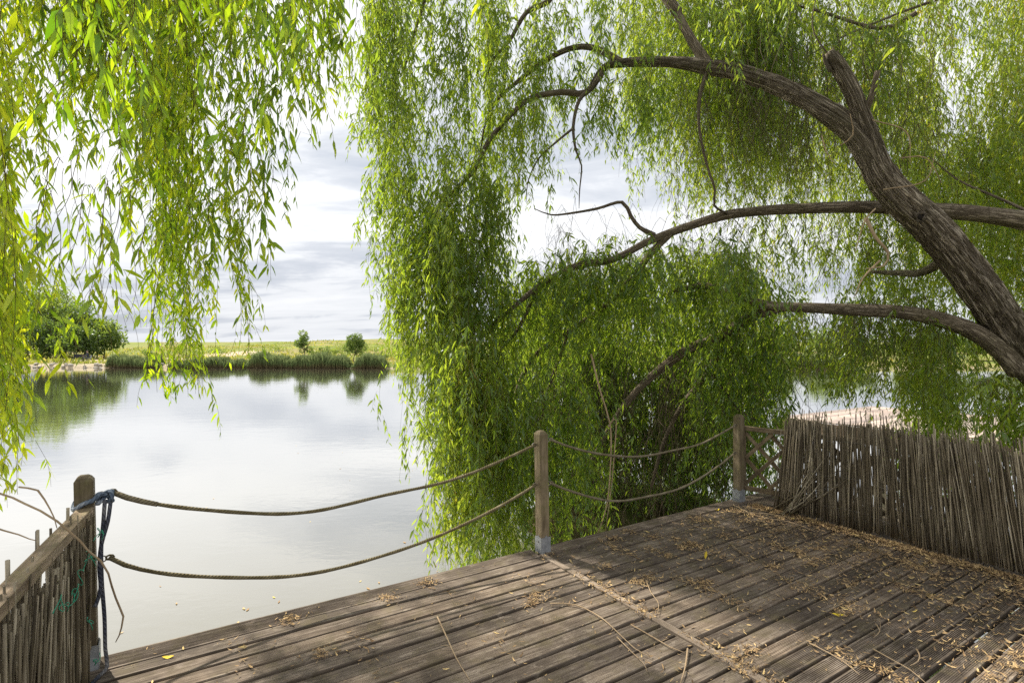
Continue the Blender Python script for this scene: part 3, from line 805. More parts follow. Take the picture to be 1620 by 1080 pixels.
curtain(FD, 150, 1030, 1230, (-160, 90), [(1020, 300), (1060, 345), (1120, 300), (1230, 400)], (6.2, 8.0), short=(0.5, 1.0), clump=9, tint=(0.25, 0.95), **fdk)
curtain(FD, 240, 1200, 1760, (-220, 250), (230, 520), (7.0, 9.2), short=(0.45, 1.0), clump=9, tint=(0.35, 1.0), **fdk)
curtain(FD, 130, 1190, 1720, (180, 420), (430, 640), (6.4, 8.4), short=(0.55, 1.0), clump=9, tint=(0.25, 0.95), **fdk)
curtain(FD, 60, 1100, 1500, (-80, 60), (70, 260), (5.6, 6.6), short=(0.6, 1.0), clump=8, tint=(0.1, 0.8), **fdk)
curtain(FD, 70, 1250, 1800, (-150, 420), (200, 620), (8.8, 11.0), short=(0.6, 1.0), clump=9, tint=(0.4, 1.0), size=0.12, step=0.04, **fdk)
curtain(FD, 60, 1380, 1780, (250, 480), (470, 650), (6.0, 7.4), short=(0.5, 1.0), clump=8, tint=(0.2, 0.9), **fdk)
KD = 1.5; FE = Foliage()     # between the low limb and the reed screen
curtain(FE, 60, 1225, 1390, (485, 520), [(1215, 640), (1260, 670), (1330, 680), (1390, 600)], (5.5, 7.0), short=(0.5, 0.98), clump=8, zmin=0.2)
curtain(FE, 90, 1415, 1720, [(1415, 450), (1500, 505), (1560, 560), (1620, 610), (1720, 690)], [(1405, 690), (1450, 700), (1560, 700), (1720, 760)], (5.0, 6.4), short=(0.7, 1.0), clump=8, zmin=0.6, tint=(0.25, 0.95))
curtain(FE, 120, 1440, 1800, (540, 660), (720, 900), (6.0, 8.0), short=(0.8, 1.0), clump=7, zmin=-0.4, tint=(0.05, 0.7))
curtain(FE, 40, 1530, 1720, [(1530, 590), (1620, 630), (1720, 690)], (680, 745), (4.1, 4.7), short=(0.75, 1.0), clump=8, zmin=0.65)
# crown above the picture: shades the deck
FT = Foliage()
def canopy(F, n, xr, yr, zr, tint=(0.2, 0.9), size=0.10, drop=(0.6, 1.4), per_m=5.0, step=0.04):
    P0 = np.stack([rng.uniform(*xr, n), rng.uniform(*yr, n), rng.uniform(*zr, n)], 1)
    pl = strands(P0, P0[:, 2]-rng.uniform(drop[0], drop[1], n), 14)
    F.twigs(pl, 0.0026, 0.001)
    F.leaves_on(pl, step, size, tint)
    sp, _ = side_twigs(pl, per_m, (0.15, 0.45)); F.twigs(sp, 0.0015, 0.0007); F.leaves_on(sp, step, size, tint)
canopy(FT, 120, (-0.6, 6.5), (5.0, 10.0), (5.6, 7.6))
canopy(FT, 90, (1.5, 6.5), (1.5, 5.0), (5.0, 6.6))

def crown_part(F, parent, leafm, name='foliage'):
    f = link(name, F.leaf_mesh(name), leafm, parent, True)
    if F.tw:
        link('twigs', F.twig_mesh('twigs'), M['twig'], f)
    return f
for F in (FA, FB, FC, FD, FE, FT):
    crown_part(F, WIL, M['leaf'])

# bare and dead hanging twigs in the shade of the dome and along the limbs
FX = Foliage()
def bare(n, x0, x1, top, bot, dep, r=0.003):
    x = rng.uniform(x0, x1, n); d = rng.uniform(*dep, n)
    P0 = px3(x, rng.uniform(*top, n), d)
    ze = CAMZ-(rng.uniform(*bot, n)-HY)/FPX*d
    ze = np.minimum(ze, P0[:, 2]-0.1); ze = np.maximum(ze, WZ+0.05)
    pl = strands(P0, ze, 16, out=(0.1, 0.6), sway=0.14, drift=0.35)
    FX.twigs(pl, r, r*0.4)
    s, _ = side_twigs(pl, 4, (0.1, 0.5)); FX.twigs(s, r*0.5, r*0.25)
bare(150, 800, 1220, (480, 640), (640, 880), (5.6, 7.4))
bare(60, 860, 1120, (560, 700), (780, 900), (5.8, 7.2), 0.005)
bare(60, 1050, 1450, (330, 360), (380, 480), (5.2, 5.7))
bare(70, 1100, 1420, (40, 200), (180, 330), (5.0, 6.0), 0.0025)
bare(120, 1060, 1500, (20, 260), (180, 400), (4.9, 5.7), 0.003)
bare(60, 1230, 1480, (488, 505), (520, 640), (5.1, 5.5), 0.0025)
bare(40, 850, 1000, (330, 420), (380, 520), (5.2, 5.6), 0.002)
link('bare_twigs', FX.twig_mesh('bare_twigs'), M['deadtwig'], WIL, True)
# pale dead sprig against the trunk
limb('dead_sprig', [P(1370, 345, 4.85), P(1385, 375, 4.8), P(1405, 400, 4.78), P(1398, 420, 4.76), P(1370, 425, 4.75)], [0.016, 0.013, 0.011, 0.009, 0.004], M['paletwig'], WIL, 8, 0.05, 0.2, 51)
limb('dead_sprig', [P(1392, 412, 4.77), P(1365, 440, 4.75), P(1352, 470, 4.74)], [0.009, 0.007, 0.003], M['paletwig'], WIL, 6, 0.05, 0.2, 52)
limb('dead_sprig', [P(1385, 330, 4.85), P(1368, 350, 4.82), P(1352, 400, 4.8)], [0.007, 0.006, 0.003], M['paletwig'], WIL, 6, 0.05, 0.2, 53)
for x0, y0, x1, y1, bx, by in ((1330, 230, 1345, 180, 30, 20), (1380, 190, 1440, 260, 60, -40), (1300, 215, 1322, 260, -8, 10), (1425, 250, 1490, 290, 20, -50), (1398, 300, 1480, 240, 60, 40)):
    limb('bare_shoot', [P(x0, y0, 4.85), P((x0+x1)/2+bx*0.4, (y0+y1)/2+by*0.4, 4.8), P(x1, y1, 4.75)], [0.006, 0.005, 0.002], M['paletwig'], WIL, 6, 0.06, 0.1, 55)
# long hanging vine-like twig in front of the dome
limb('bare_shoot', [P(935, 560, 5.0), P(950, 620, 4.95), P(965, 670, 4.9), P(966, 730, 4.88), P(960, 800, 4.85), P(945, 845, 4.85)], [0.008, 0.008, 0.008, 0.007, 0.006, 0.004], M['paletwig'], WIL, 6, 0.1, 0.2, 61)
limb('bare_shoot', [P(965, 672, 4.9), P(975, 665, 4.9), P(968, 760, 4.88), P(958, 840, 4.86)], [0.006, 0.006, 0.005, 0.003], M['paletwig'], WIL, 6, 0.1, 0.2, 62)

# ================================================================== LEFT WILLOW
lb = Vector((-5.2, -3.4, float(ground_z(np.array([-5.2]), np.array([-3.4]))[0]) - 0.1))
WL = empty('weeping_willow', lb, 0, 'yellow-green willow whose leafy sprays hang over the left rope post and water', 'tree')
limb('trunk', [lb, lb+Vector((0.1, 0.3, 1.3)), Vector((-4.9, -2.6, 2.6)), Vector((-4.6, -2.0, 3.8))], [0.38, 0.3, 0.26, 0.22], M['bark'], WL, 24, 0.1, 0.12, 71)
limb('limb', [Vector((-4.65, -2.1, 3.6)), Vector((-4.1, -0.5, 4.6)), Vector((-3.6, 1.2, 4.8)), Vector((-3.1, 2.6, 4.3)), P(150, 30, 3.5), P(185, 62, 3.6), P(215, 98, 3.7)], [0.16, 0.12, 0.09, 0.06, 0.03, 0.022, 0.012], M['limb'], WL, 12, 0.1, 0.1, 72)
limb('limb', [Vector((-4.1, -0.5, 4.6)), Vector((-2.9, 0.8, 5.0)), Vector((-1.9, 2.0, 4.7)), Vector((-1.5, 3.0, 4.0))], [0.10, 0.07, 0.045, 0.015], M['limb'], WL, 10, 0.1, 0.1, 73)
limb('limb', [Vector((-3.6, 1.2, 4.8)), Vector((-4.2, 2.8, 4.6)), Vector((-4.6, 4.2, 4.0))], [0.07, 0.045, 0.015], M['limb'], WL, 10, 0.1, 0.1, 74)
KD = 1.2; GL = Foliage()
b1 = dict(tint=(0.05, 1.0), clump=5, cj=0.06, out=(0.03, 0.22))
curtain(GL, 16, -40, 420, (-260, -60), [(-40, 330), (200, 250), (420, 200)], (1.5, 2.1), short=(0.5, 1.0), tint=(0.0, 0.8), clump=3, cj=0.05, out=(0.02, 0.12), per_m=5)
curtain(GL, 50, -60, 230, (-380, -60), [(-60, 400), (60, 380), (120, 330), (230, 380)], (2.4, 4.2), short=(0.45, 1.0), **b1)
curtain(GL, 38, 190, 395, (-320, 0), [(190, 380), (250, 430), (330, 470), (395, 330)], (2.6, 4.2), short=(0.45, 1.0), **b1)
curtain(GL, 20, 258, 388, (-100, 250), [(235, 570), (270, 640), (330, 630), (400, 570)], (2.9, 3.6), short=(0.96, 1.0), tint=(0.1, 0.9), clump=2, per_m=4.5, size=0.08, jit=(0.95, 1.0), drift=0.04, out=(0.02, 0.12), cj=0.05)
curtain(GL, 26, 235, 385, (100, 330), [(225, 480), (280, 500), (330, 520), (395, 480)], (2.8, 3.8), short=(0.7, 1.0), **b1)
curtain(GL, 13, 390, 460, (-200, -20), [(385, 330), (440, 430), (470, 430)], (2.1, 2.9), short=(0.55, 1.0), tint=(0.0, 0.7), per_m=4.0, size=0.085, clump=2, out=(0.03, 0.12))
curtain(GL, 16, 455, 535, (-200, -20), [(460, 300), (490, 330), (520, 230), (560, 130)], (2.2, 3.2), short=(0.5, 1.0), tint=(0.1, 0.8), per_m=4.5, clump=3, out=(0.03, 0.12))
curtain(GL, 16, -60, 14, (-100, 250), [(-60, 900), (0, 880), (25, 760)], (2.1, 2.9), short=(0.9, 1.0), tint=(0.3, 1.0), clump=3, zmin=-0.4, per_m=5, drift=0.02, out=(0.02, 0.12), cj=0.03)
curtain(GL, 24, -60, 20, (300, 450), [(-40, 800), (20, 700)], (2.2, 3.2), short=(0.6, 1.0), tint=(0.3, 1.0), clump=3, zmin=-0.4, drift=0.02, out=(0.02, 0.12), cj=0.03)
curtain(GL, 16, 50, 215, (200, 330), [(45, 540), (130, 570), (215, 560)], (2.2, 3.4), short=(0.75, 1.0), tint=(0.1, 0.9), per_m=2.0, step=0.06, out=(0.02, 0.15))
curtain(GL, 60, -80, 370, (-420, -100), (0, 240), (3.8, 5.2), short=(0.6, 1.0), tint=(0.4, 1.0), clump=8)
GT = GL
canopy(GT, 56, (-5.2, -2.2), (4.6, 6.6), (6.2, 7.6), tint=(0.2, 1.0))  # overhead canopy strands, here and below, added to block sun from the deck
canopy(GT, 60, (-4.8, -0.4), (-1.0, 3.2), (4.0, 5.6), tint=(0.2, 1.0))
canopy(GT, 30, (-4.6, -1.6), (3.0, 5.5), (4.6, 6.0), tint=(0.2, 1.0))
crown_part(GT, WL, M['leaf_bright'])
for pts in ([P(-20, 772, 2.0), P(40, 795, 1.95), P(90, 825, 1.95), P(140, 870, 2.0), P(172, 905, 2.05), P(182, 945, 2.1), P(195, 975, 2.1), P(188, 1005, 2.1), P(183, 1015, 2.1)],
            [P(-20, 830, 2.1), P(30, 845, 2.1), P(62, 856, 2.1)], [P(30, 770, 2.1), P(60, 775, 2.1), P(80, 805, 2.1), P(90, 835, 2.1)]):
    limb('bare_shoot', pts, [0.0035]*(len(pts)-2)+[0.0025, 0.0015], M['paletwig'], WL, 6, 0.05, 0.15, 81, 0.002)

# ================================================================== DECK
DK = empty('timber_deck', DO, DA, 'weathered ribbed timber deck strewn with dry willow leaves, wet gaps between boards', 'deck')
def board(mb, x0, x1, y1, w, seed, top=0.0, grooves=9, depth=0.0048):
    """ribbed board running along x; y1 is its outer edge"""
    r = random.Random(seed)
    prof = [(0.0, -0.028), (0.0, -0.004), (0.003, 0.0)]
    inner = w - 0.022
    for k in range(grooves):
        a = 0.011 + inner*k/grooves
        s = inner/grooves
        prof += [(a, 0.0), (a+s*0.18, -depth), (a+s*0.50, -depth), (a+s*0.68, 0.0)]
    prof += [(w-0.003, 0.0), (w, -0.004), (w, -0.028)]
    nseg = max(2, int((x1-x0)/0.25))
    ph = r.random()*6; tilt = r.gauss(0, 0.0022); dz = r.gauss(0, 0.0018)
    bow = r.gauss(0, 0.0015)
    vs = []
    for i in range(nseg+1):
        t = i/nseg
        x = x0 + (x1-x0)*t
        off = bow*math.sin(math.pi*t) + 0.001*math.sin(x*3+ph)
        gk = max(0.16, min(1.0, (x-0.3)*0.55 + (-0.9-y1)*0.55)) if w < 0.12 else (1.0 if x < -0.9 else 0.3)
        gk *= 0.75+0.35*math.sin(x*2.3+ph)
        for (py, pz) in prof:
            if pz == -depth: pz *= gk
            vs.append((x, y1-py+off, top+pz+dz+tilt*(py/w-0.5)*2 + 0.0012*math.sin(x*2.1+ph)))
    n = len(prof)
    fs = []
    for i in range(nseg):
        for k in range(n-1):
            fs.append((i*n+k, i*n+k+1, (i+1)*n+k+1, (i+1)*n+k))
        fs.append((i*n+n-1, i*n, (i+1)*n, (i+1)*n+n-1))
    fs.append(tuple(range(n)))
    fs.append(tuple(nseg*n+k for k in range(n-1, -1, -1)))
    mb.add(vs, fs, r.random())
boards = MB()
LX, RX, YB = -2.70, 3.05, -5.6
for side, (xa, xb, yo) in enumerate(((LX, -0.026, 0.0), (0.026, RX, -0.047))):
    y = 0.11
    board(boards, xa, xb, y, 0.135, 100+side, 0.004, 12)
    y -= 0.135 + 0.010
    if side: 
        board(boards, xa, xb, y, 0.062, 150, 0, 5); y -= 0.074
    k = 0
    while y > YB:
        wdt = 0.0955 + 0.004*math.sin(k*1.7+side)
        cut = rnd.random()*0.012
        board(boards, xa+cut*(1-side), xb-cut*side, y, wdt, 200+side*400+k)
        y -= wdt + 0.0150 + 0.005*rnd.random()
        k += 1
bo = boards.build('deck_boards', M['deck'], DK)
bt = MB(); bt.box((-0.024, YB, -0.03), (0.024, -0.005, 0.0075), a=0.5)
bt.build('joint_batten', M['batten'], DK, bevel=0.002)
fs_ = MB(); fs_.box((LX, 0.075, -0.19), (RX, 0.100, -0.033), a=0.3)
fs_.build('fascia_board', M['deck'], DK, bevel=0.003)
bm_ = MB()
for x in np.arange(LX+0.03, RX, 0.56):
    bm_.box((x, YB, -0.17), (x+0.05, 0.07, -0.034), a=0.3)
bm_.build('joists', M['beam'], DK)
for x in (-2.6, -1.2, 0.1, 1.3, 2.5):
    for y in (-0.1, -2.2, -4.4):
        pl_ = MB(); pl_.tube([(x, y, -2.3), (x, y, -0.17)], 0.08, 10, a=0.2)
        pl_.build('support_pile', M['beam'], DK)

# ------------------------------------------------------------------ rope posts
def rope_post(x0, h, lean, label, eyes, seed):
    o = empty('rope_post', D(x0+0.0375, 0.0375, 0), DA, label, 'post', 'rope posts along the deck edge')
    hw = 0.0375
    # shaft with weathered chamfered top
    c = 0.016
    ring = lambda z, e, dx=0.0: [(-hw+e+dx, -hw+e, z), (hw-e+dx, -hw+e, z), (hw-e+dx, hw-e, z), (-hw+e+dx, hw-e, z)]
    zs = list(np.linspace(0.03, h-0.028, 8))
    vs = []
    rr = random.Random(seed)
    for z in zs: vs += ring(z, 0.0008*rr.random(), lean*z)
    vs += ring(h-0.012, 0.010, lean*h); vs += ring(h-0.002, 0.022, lean*h)
    fs = []
    nl = len(vs)//4
    for i in range(nl-1):
        for k in range(4):
            fs.append((i*4+k, i*4+(k+1)%4, (i+1)*4+(k+1)%4, (i+1)*4+k))
    fs.append((3, 2, 1, 0)); fs.append(tuple((nl-1)*4+k for k in range(4)))
    MB().add(vs, fs, rr.random()).build('shaft', M['post'], o, bevel=0.004)
    # galvanised shoe: four plates, the tops cut to a low point
    sh = MB()
    t, g = 0.003, hw+0.0025
    for k in range(4):
        Rk = Matrix.Rotation(k*math.pi/2, 4, 'Z')
        prof = [(-g, 0.004), (g, 0.004), (g, 0.118), (0.35*g, 0.121), (0.0, 0.134), (-0.35*g, 0.121), (-g, 0.118)]
        fr = [Rk @ Vector((a, -g-t, b)) for a, b in prof]; bk = [Rk @ Vector((a, -g, b)) for a, b in prof]
        n = len(prof)
        sh.add(fr+bk, [tuple(range(n)), tuple(range(2*n-1, n-1, -1))] + [(i, n+i, n+(i+1) % n, (i+1) % n) for i in range(n)])
    br = sh.build('bracket', M['steel'], o)
    for k in (3,):
        Rk = Matrix.Rotation(k*math.pi/2, 4, 'Z')
        b = MB(); b.tube([Rk @ Vector((0.002, -g-t-0.0005, 0.085)), Rk @ Vector((0.002, -g-t-0.006, 0.085))], 0.006, 8, smooth=False)
        b.build('bolt', M['bolt'], br)
    for sx, z in eyes:
        e = MB()
        pts = [(sx*(hw-0.005)+lean*z, 0, z)] + [(sx*(hw+0.012+0.014*(1-math.cos(a)))+lean*z, 0, z+0.014*math.sin(a)) for a in np.linspace(0.0, 5.6, 11)]
        e.tube(pts, 0.0032, 6); e.build('eye_hook', M['bolt'], o)
    return o
rope_post(-2.66, 0.925, -0.018, 'leaning mossy rope post with a blue rope tied round its top', [(1, 0.82), (1, 0.51)], 1)
rope_post(0.0, 0.905, -0.022, 'rope post on a bright steel shoe at the batten joint, willow curtain behind', [(-1, 0.80), (-1, 0.505), (1, 0.825), (1, 0.50)], 2)
rope_post(2.35, 0.855, 0.0, 'rope post with steel shoe beside the diamond trellis at the deck corner', [(-1, 0.745), (-1, 0.48)], 3)

def sag_rope(x0, z0, x1, z1, sag, skew, matl, label, r=0.0100, y=0.0375, seed=0, sleeve=False):
    pts = []
    n = 40
    rr = random.Random(seed); a = [rr.uniform(0, 6) for _ in range(3)]
    for i in range(n+1):
        t = i/n
        s = t**skew
        z = z0 + (z1-z0)*t - sag*4*s*(1-s)
        w = 0.010*math.sin(6*t*2+a[0])*math.sin(math.pi*t) + 0.006*math.sin(17*t+a[1])*math.sin(math.pi*t)
        pts.append(D(x0+(x1-x0)*t, y+0.012*math.sin(5*t+a[2])*math.sin(math.pi*t), z+w))
    o = empty('rope', pts[0], 0, label, 'rope', 'ropes strung between the deck posts')
    MB().tube(pts, [r*(1+0.08*math.sin(i*1.7)) for i in range(n+1)], 10, rough=0.12, seed=seed).build('rope_span', matl, o, True)
    if sleeve:
        MB().tube(pts[:4], [r*1.25, r*1.32, r*1.3, r*1.15], 10, rough=0.15, seed=seed+3).build('rope_sleeve', M['rope_pale'], o, True)
    # loop hooked on the eye
    for end, s in ((pts[0], 1), (pts[-1], -1)):
        lp = MB(); u = D(1, 0, 0)-D(0, 0, 0)
        q = [end + u*s*(0.004-0.016*math.cos(b)) + Vector((0, 0, 0.011*math.sin(b))) for b in np.linspace(0, 6.2, 9)]
        lp.tube(q, r*0.5, 6); lp.build('end_loop', matl, o, True)
    return o
sag_rope(-2.535, 0.828, -0.035, 0.80, 0.235, 0.86, M['rope'], 'upper brown rope sagging from the blue-tied post over open water', seed=1, sleeve=True)
sag_rope(-2.545, 0.512, -0.035, 0.505, 0.29, 0.84, M['rope'], 'lower brown rope sagging just above the deck edge over open water', seed=2)
sag_rope(0.112, 0.825, 2.32, 0.745, 0.195, 0.95, M['rope_pale'], 'upper pale rope hanging before the willow, ending at the trellis post', r=0.0092, seed=3)
sag_rope(0.112, 0.50, 2.32, 0.48, 0.255, 0.95, M['rope_pale'], 'lower pale rope hanging before the willow near the deck boards', r=0.0092, seed=4)

# blue rope knotted on the left post
bl = empty('tied_rope', D(-2.62, 0.0375, 0.80), 0, 'blue and white rope knotted round the mossy post, two dark tails hanging', 'rope')
def loc(x, y, z): return D(-2.62+x, 0.0375+y, z)
q = [loc(0.052*math.copysign(abs(math.cos(a))**0.5, math.cos(a))*1.0 - 0.005, 0.052*math.copysign(abs(math.sin(a))**0.5, math.sin(a)), 0.80+0.02*math.cos(a)-0.012*math.sin(2*a)) for a in np.linspace(-0.1, 6.2, 30)]
MB().tube(q, 0.011, 8, rough=0.1, seed=4).build('loop', M['rope_blue'], bl, True)
kn = MB()
k0 = Vector((0.062, -0.02, 0.81))
rr = random.Random(5)
kp = [loc(k0.x+0.028*math.cos(a*1.0), k0.y+0.02*math.sin(a*1.7), k0.z+0.024*math.sin(a*1.3+1)) for a in np.linspace(0, 13, 40)]
kn.tube(kp, 0.0095, 8, rough=0.1); kn.build('knot', M['rope_blue'], bl, True)
t1 = [loc(0.062, -0.028, 0.80), loc(0.058, -0.05, 0.70), loc(0.05, -0.052, 0.58), loc(0.052, -0.05, 0.42), loc(0.062, -0.05, 0.25), loc(0.066, -0.06, 0.10), loc(0.074, -0.07, 0.018), loc(0.05, -0.12, 0.012), loc(0.02, -0.19, 0.012)]
p_, r_ = smooth_path(t1, [0.0085]*len(t1), 0.03)
MB().tube(p_, r_, 8, rough=0.12).build('tail', M['rope_tail'], bl, True)
t2 = [loc(0.085, -0.02, 0.80), loc(0.075, -0.055, 0.70), loc(0.052, -0.064, 0.60), loc(0.045, -0.07, 0.50), loc(0.05, -0.075, 0.40), loc(0.035, -0.08, 0.335), loc(0.028, -0.085, 0.32)]
p_, r_ = smooth_path(t2, [0.0085]*(len(t2)-1)+[0.011], 0.03)
MB().tube(p_, r_, 8, rough=0.12).build('tail', M['rope_tail'], bl, True)

# ------------------------------------------------------------------ left rail fence + reed screen
A = D(-2.63, 0.0, 0)
ld = Vector((0.447, -0.894, 0)); ln_ = Vector((0.894, 0.447, 0))      # along the fence towards the viewer, and its inner side
LF = empty('rail_fence', A, 0, 'low timber rail fence running from the blue-tied post towards the viewer', 'fence')
rl = MB()
rl.bar(A+ld*0.0+Vector((0, 0, 0.755)), A+ld*2.3+Vector((0, 0, 0.765)), 0.062, 0.045, a=0.7)
rl.build('top_rail', M['rail'], LF, True, bevel=0.004)
rl = MB(); rl.bar(A+ld*0.0+Vector((0, 0, 0.13)), A+ld*2.3+Vector((0, 0, 0.13)), 0.045, 0.045, a=0.4)
rl.build('bottom_rail', M['rail'], LF, True, bevel=0.004)
rl = MB(); rl.bar(A+ld*0.045+Vector((0, 0, 0.15)), A+ld*0.045+Vector((0, 0, 0.735)), 0.045, 0.04, up=ld, a=0.4)
rl.build('stile', M['rail'], LF, True, bevel=0.004)
rl = MB(); rl.bar(A+ld*2.28+Vector((0, 0, 0.0)), A+ld*2.28+Vector((0, 0, 0.74)), 0.06, 0.06, up=ld, a=0.4)
rl.build('stile', M['rail'], LF, True, bevel=0.004)

def reed_screen(name, start, dirv, inner, length, pitch, zlo, ztop, label, group, seed, lean0=0.0, flare=None, rr_=(0.0035, 0.0065), layers=2, dense=None):
    r = random.Random(seed)
    o = empty(name, start, 0, label, 'reed screen', group)
    mb = MB()
    s = 0.0
    while s < length:
        for ly in range(layers):
            if r.random() < (0.15 if ly < 2 else 0.35 if dense is None else 1-dense(s)): continue
            ss = s + r.gauss(0, 0.006)
            rad = r.uniform(*rr_)
            p0 = start + dirv*ss + inner*(0.008*ly + r.gauss(0, 0.006)) + Vector((0, 0, max(0.004, zlo(ss)+abs(r.gauss(0, 0.015)))))
            zt = ztop(ss) + r.gauss(0, 0.022) + (r.uniform(0.02, 0.11) if r.random() < 0.18 else 0) - (r.uniform(0.05, 0.35) if r.random() < 0.08 else 0)
            lean = lean0 + r.gauss(0, 0.035) + (flare(ss) if flare else 0)
            p1 = start + dirv*(ss+lean*zt) + inner*(0.008*ly + r.gauss(0, 0.012)) + Vector((0, 0, zt))
            md = (p0+p1)/2 + dirv*r.gauss(0, 0.006) + inner*r.gauss(0, 0.006)
            mb.tube([p0, (p0+md)/2, md, (md+p1)/2, p1], [rad, rad*0.97, rad*0.95, rad*0.9, rad*0.8], 6, a=r.random())
        s += pitch
    o2 = mb.build('reeds', M['cane'], o, True)
    return o, r
RS, r = reed_screen('reed_screen', A+ld*0.11+ln_*0.0, ld, ln_, 1.75, 0.0085, lambda s: 0.0, lambda s: 0.655 + 0.05*math.exp(-s*9) + 0.03*math.sin(s*9), 'ragged reed screen with green twine tied under the left rail', 'reed screens along the deck', 91, lean0=-0.02, flare=lambda s: 0.10*math.sin(s*7.0), layers=5, rr_=(0.0026, 0.0056), dense=lambda s: 0.75)
# a few canes behind the rail poking above it
pk = MB()
for k in range(10):
    s = 0.05 + 1.2*r.random()
    b0 = A + ld*s - ln_*(0.05+0.01*r.random())
    pk.tube([b0+Vector((0, 0, 0.05)), b0+ld*r.gauss(0, 0.02)+Vector((0, 0, 0.775+r.random()*0.06))], r.uniform(0.004, 0.007), 6, a=r.random())
pk.build('rear_reeds', M['cane'], RS, True)
for (s0, z0, n) in ((0.10, 0.66, 3), (0.25, 0.62, 3), (0.42, 0.60, 4), (0.62, 0.60, 4), (0.30, 0.36, 2), (0.2, 0.17, 2)):
    tw = MB()
    c = A + ld*s0 + ln_*0.078 + Vector((0, 0, z0))
    ang = r.random()*6
    q_ = []
    for k in range(26*n//2):
        a = k*0.32
        q_.append(c + ld*(0.03*math.cos(a+ang)+0.006*(k-13)*0.6) + Vector((0, 0, 0.022*math.sin(a*1.27+ang)+0.035*math.sin(k*0.09+ang))) + ln_*(0.006*math.sin(a*1.9)))
    tw.tube(q_, 0.0016, 5)
    tw.build('green_twine', M['twine'], RS, True)

# ------------------------------------------------------------------ right trellis + reed screen
T0 = D(2.45, 0.03, 0)
td = (D(2.42+0.25, 0.04-0.968, 0)-D(2.42, 0.04, 0)).normalized()
TF = empty('trellis_fence', T0, 0, 'wooden diamond trellis panel fixed to the corner post, half hidden by reeds', 'fence')
TL = 1.8
up = Vector((0, 0, 1))
def tpt(s, z, off=0.0):
    return T0 + td*s + td.cross(up).normalized()*off + up*z
t_ = MB(); t_.bar(tpt(-0.01, 0.715), tpt(TL, 0.70), 0.05, 0.04, a=0.6); t_.build('top_rail', M['trellis'], TF, True, bevel=0.003)
t_ = MB(); t_.bar(tpt(-0.01, 0.135), tpt(TL, 0.125), 0.045, 0.04, a=0.6); t_.build('bottom_rail', M['trellis'], TF, True, bevel=0.003)
for s in (0.0, 0.9, TL-0.03):
    t_ = MB(); t_.bar(tpt(s, 0.155), tpt(s, 0.695), 0.04, 0.04, up=td, a=0.5)
    t_.build('stile', M['trellis'], TF, True, bevel=0.003)
t_ = MB()
H0, H1 = 0.155, 0.690
dz = H1-H0
step = 0.235
def clip_slat(s0, z0, s1, z1):
    # clip to 0.02..TL-0.02
    lo, hi = 0.02, TL-0.02
    if s0 < lo: z0 += (z1-z0)*(lo-s0)/(s1-s0); s0 = lo
    if s1 > hi: z1 = z0 + (z1-z0)*(hi-s0)/(s1-s0); s1 = hi
    return s0, z0, s1, z1
k = -3
while k*step < TL:
    s = k*step
    for up_ in (True, False):
        s0, s1 = s, s+dz*0.95
        z0, z1 = (H0, H1) if up_ else (H1, H0)
        if s1 < 0.06 or s0 > TL-0.06: continue
        a, b, c_, d_ = clip_slat(s0, z0, s1, z1)
        o_ = 0.009 if up_ else -0.006
        t_.bar(tpt(a, b, o_), tpt(c_, d_, o_), 0.012, 0.034, up=td.cross(up), a=0.4+0.3*rnd.random()) if False else t_.bar(tpt(a, b, o_), tpt(c_, d_, o_), 0.034, 0.013, up=td.cross(up), a=0.4+0.3*rnd.random())
    k += 1
t_.build('lattice', M['trellis'], TF, True)

S0 = D(2.47, -0.30, 0)
sdv = D(2.475, -2, 0)-D(2.47, -1, 0); sdv.normalize()
sin_ = D(1, 0, 0)-D(2, 0, 0); sin_.normalize()
S2, r = reed_screen('reed_screen', S0, sdv, sin_, 3.6, 0.0072, lambda s: 0.006+0.02*(math.sin(s*5)**2), lambda s: 0.845+0.03*math.sin(s*2.3)+0.015*math.sin(s*9)-0.05*math.exp(-s*4), 'long dark reed screen under the leaning trunk with dry litter at its foot', 'reed screens along the deck', 92, lean0=0.0, flare=lambda s: 0.17*math.exp(-s*3.5)-0.08*math.exp(-((s-1.7)/0.5)**2)-0.03, layers=5, dense=lambda s: 0.6 if s < 0.35 else (0.2 if s < 1.0 else min(0.85, 0.12+(s-1.0)*1.6)), rr_=(0.0026, 0.0056))
loose = MB()
for k in range(26):
    f = D(2.30+0.16*r.random(), -0.30-0.25*r.random(), 0.01)
    g = D(2.47+0.1*r.random(), -0.62-0.45*r.random(), 0.45+0.35*r.random())
    mid = (f+g)/2 + Vector((r.gauss(0, 0.05), r.gauss(0, 0.05), r.gauss(0, 0.04)-0.05))
    p_, r_ = smooth_path([f, mid, g], [0.004, 0.004, 0.003], 0.12)
    loose.tube(p_, r_, 5, a=r.random())
loose.build('loose_reeds', M['cane'], S2, True)
wire = MB()
for z in (0.70, 0.40, 0.14):
    pts = [S0 + sdv*s + sin_*(0.022+0.005*math.sin(s*30)) + up*(z+0.02*math.sin(s*3)+0.01*math.sin(s*11)) for s in np.linspace(0, 3.5, 60)]
    wire.tube(pts, 0.0012, 4)
wire.build('tie_wire', M['bolt'], S2, True)

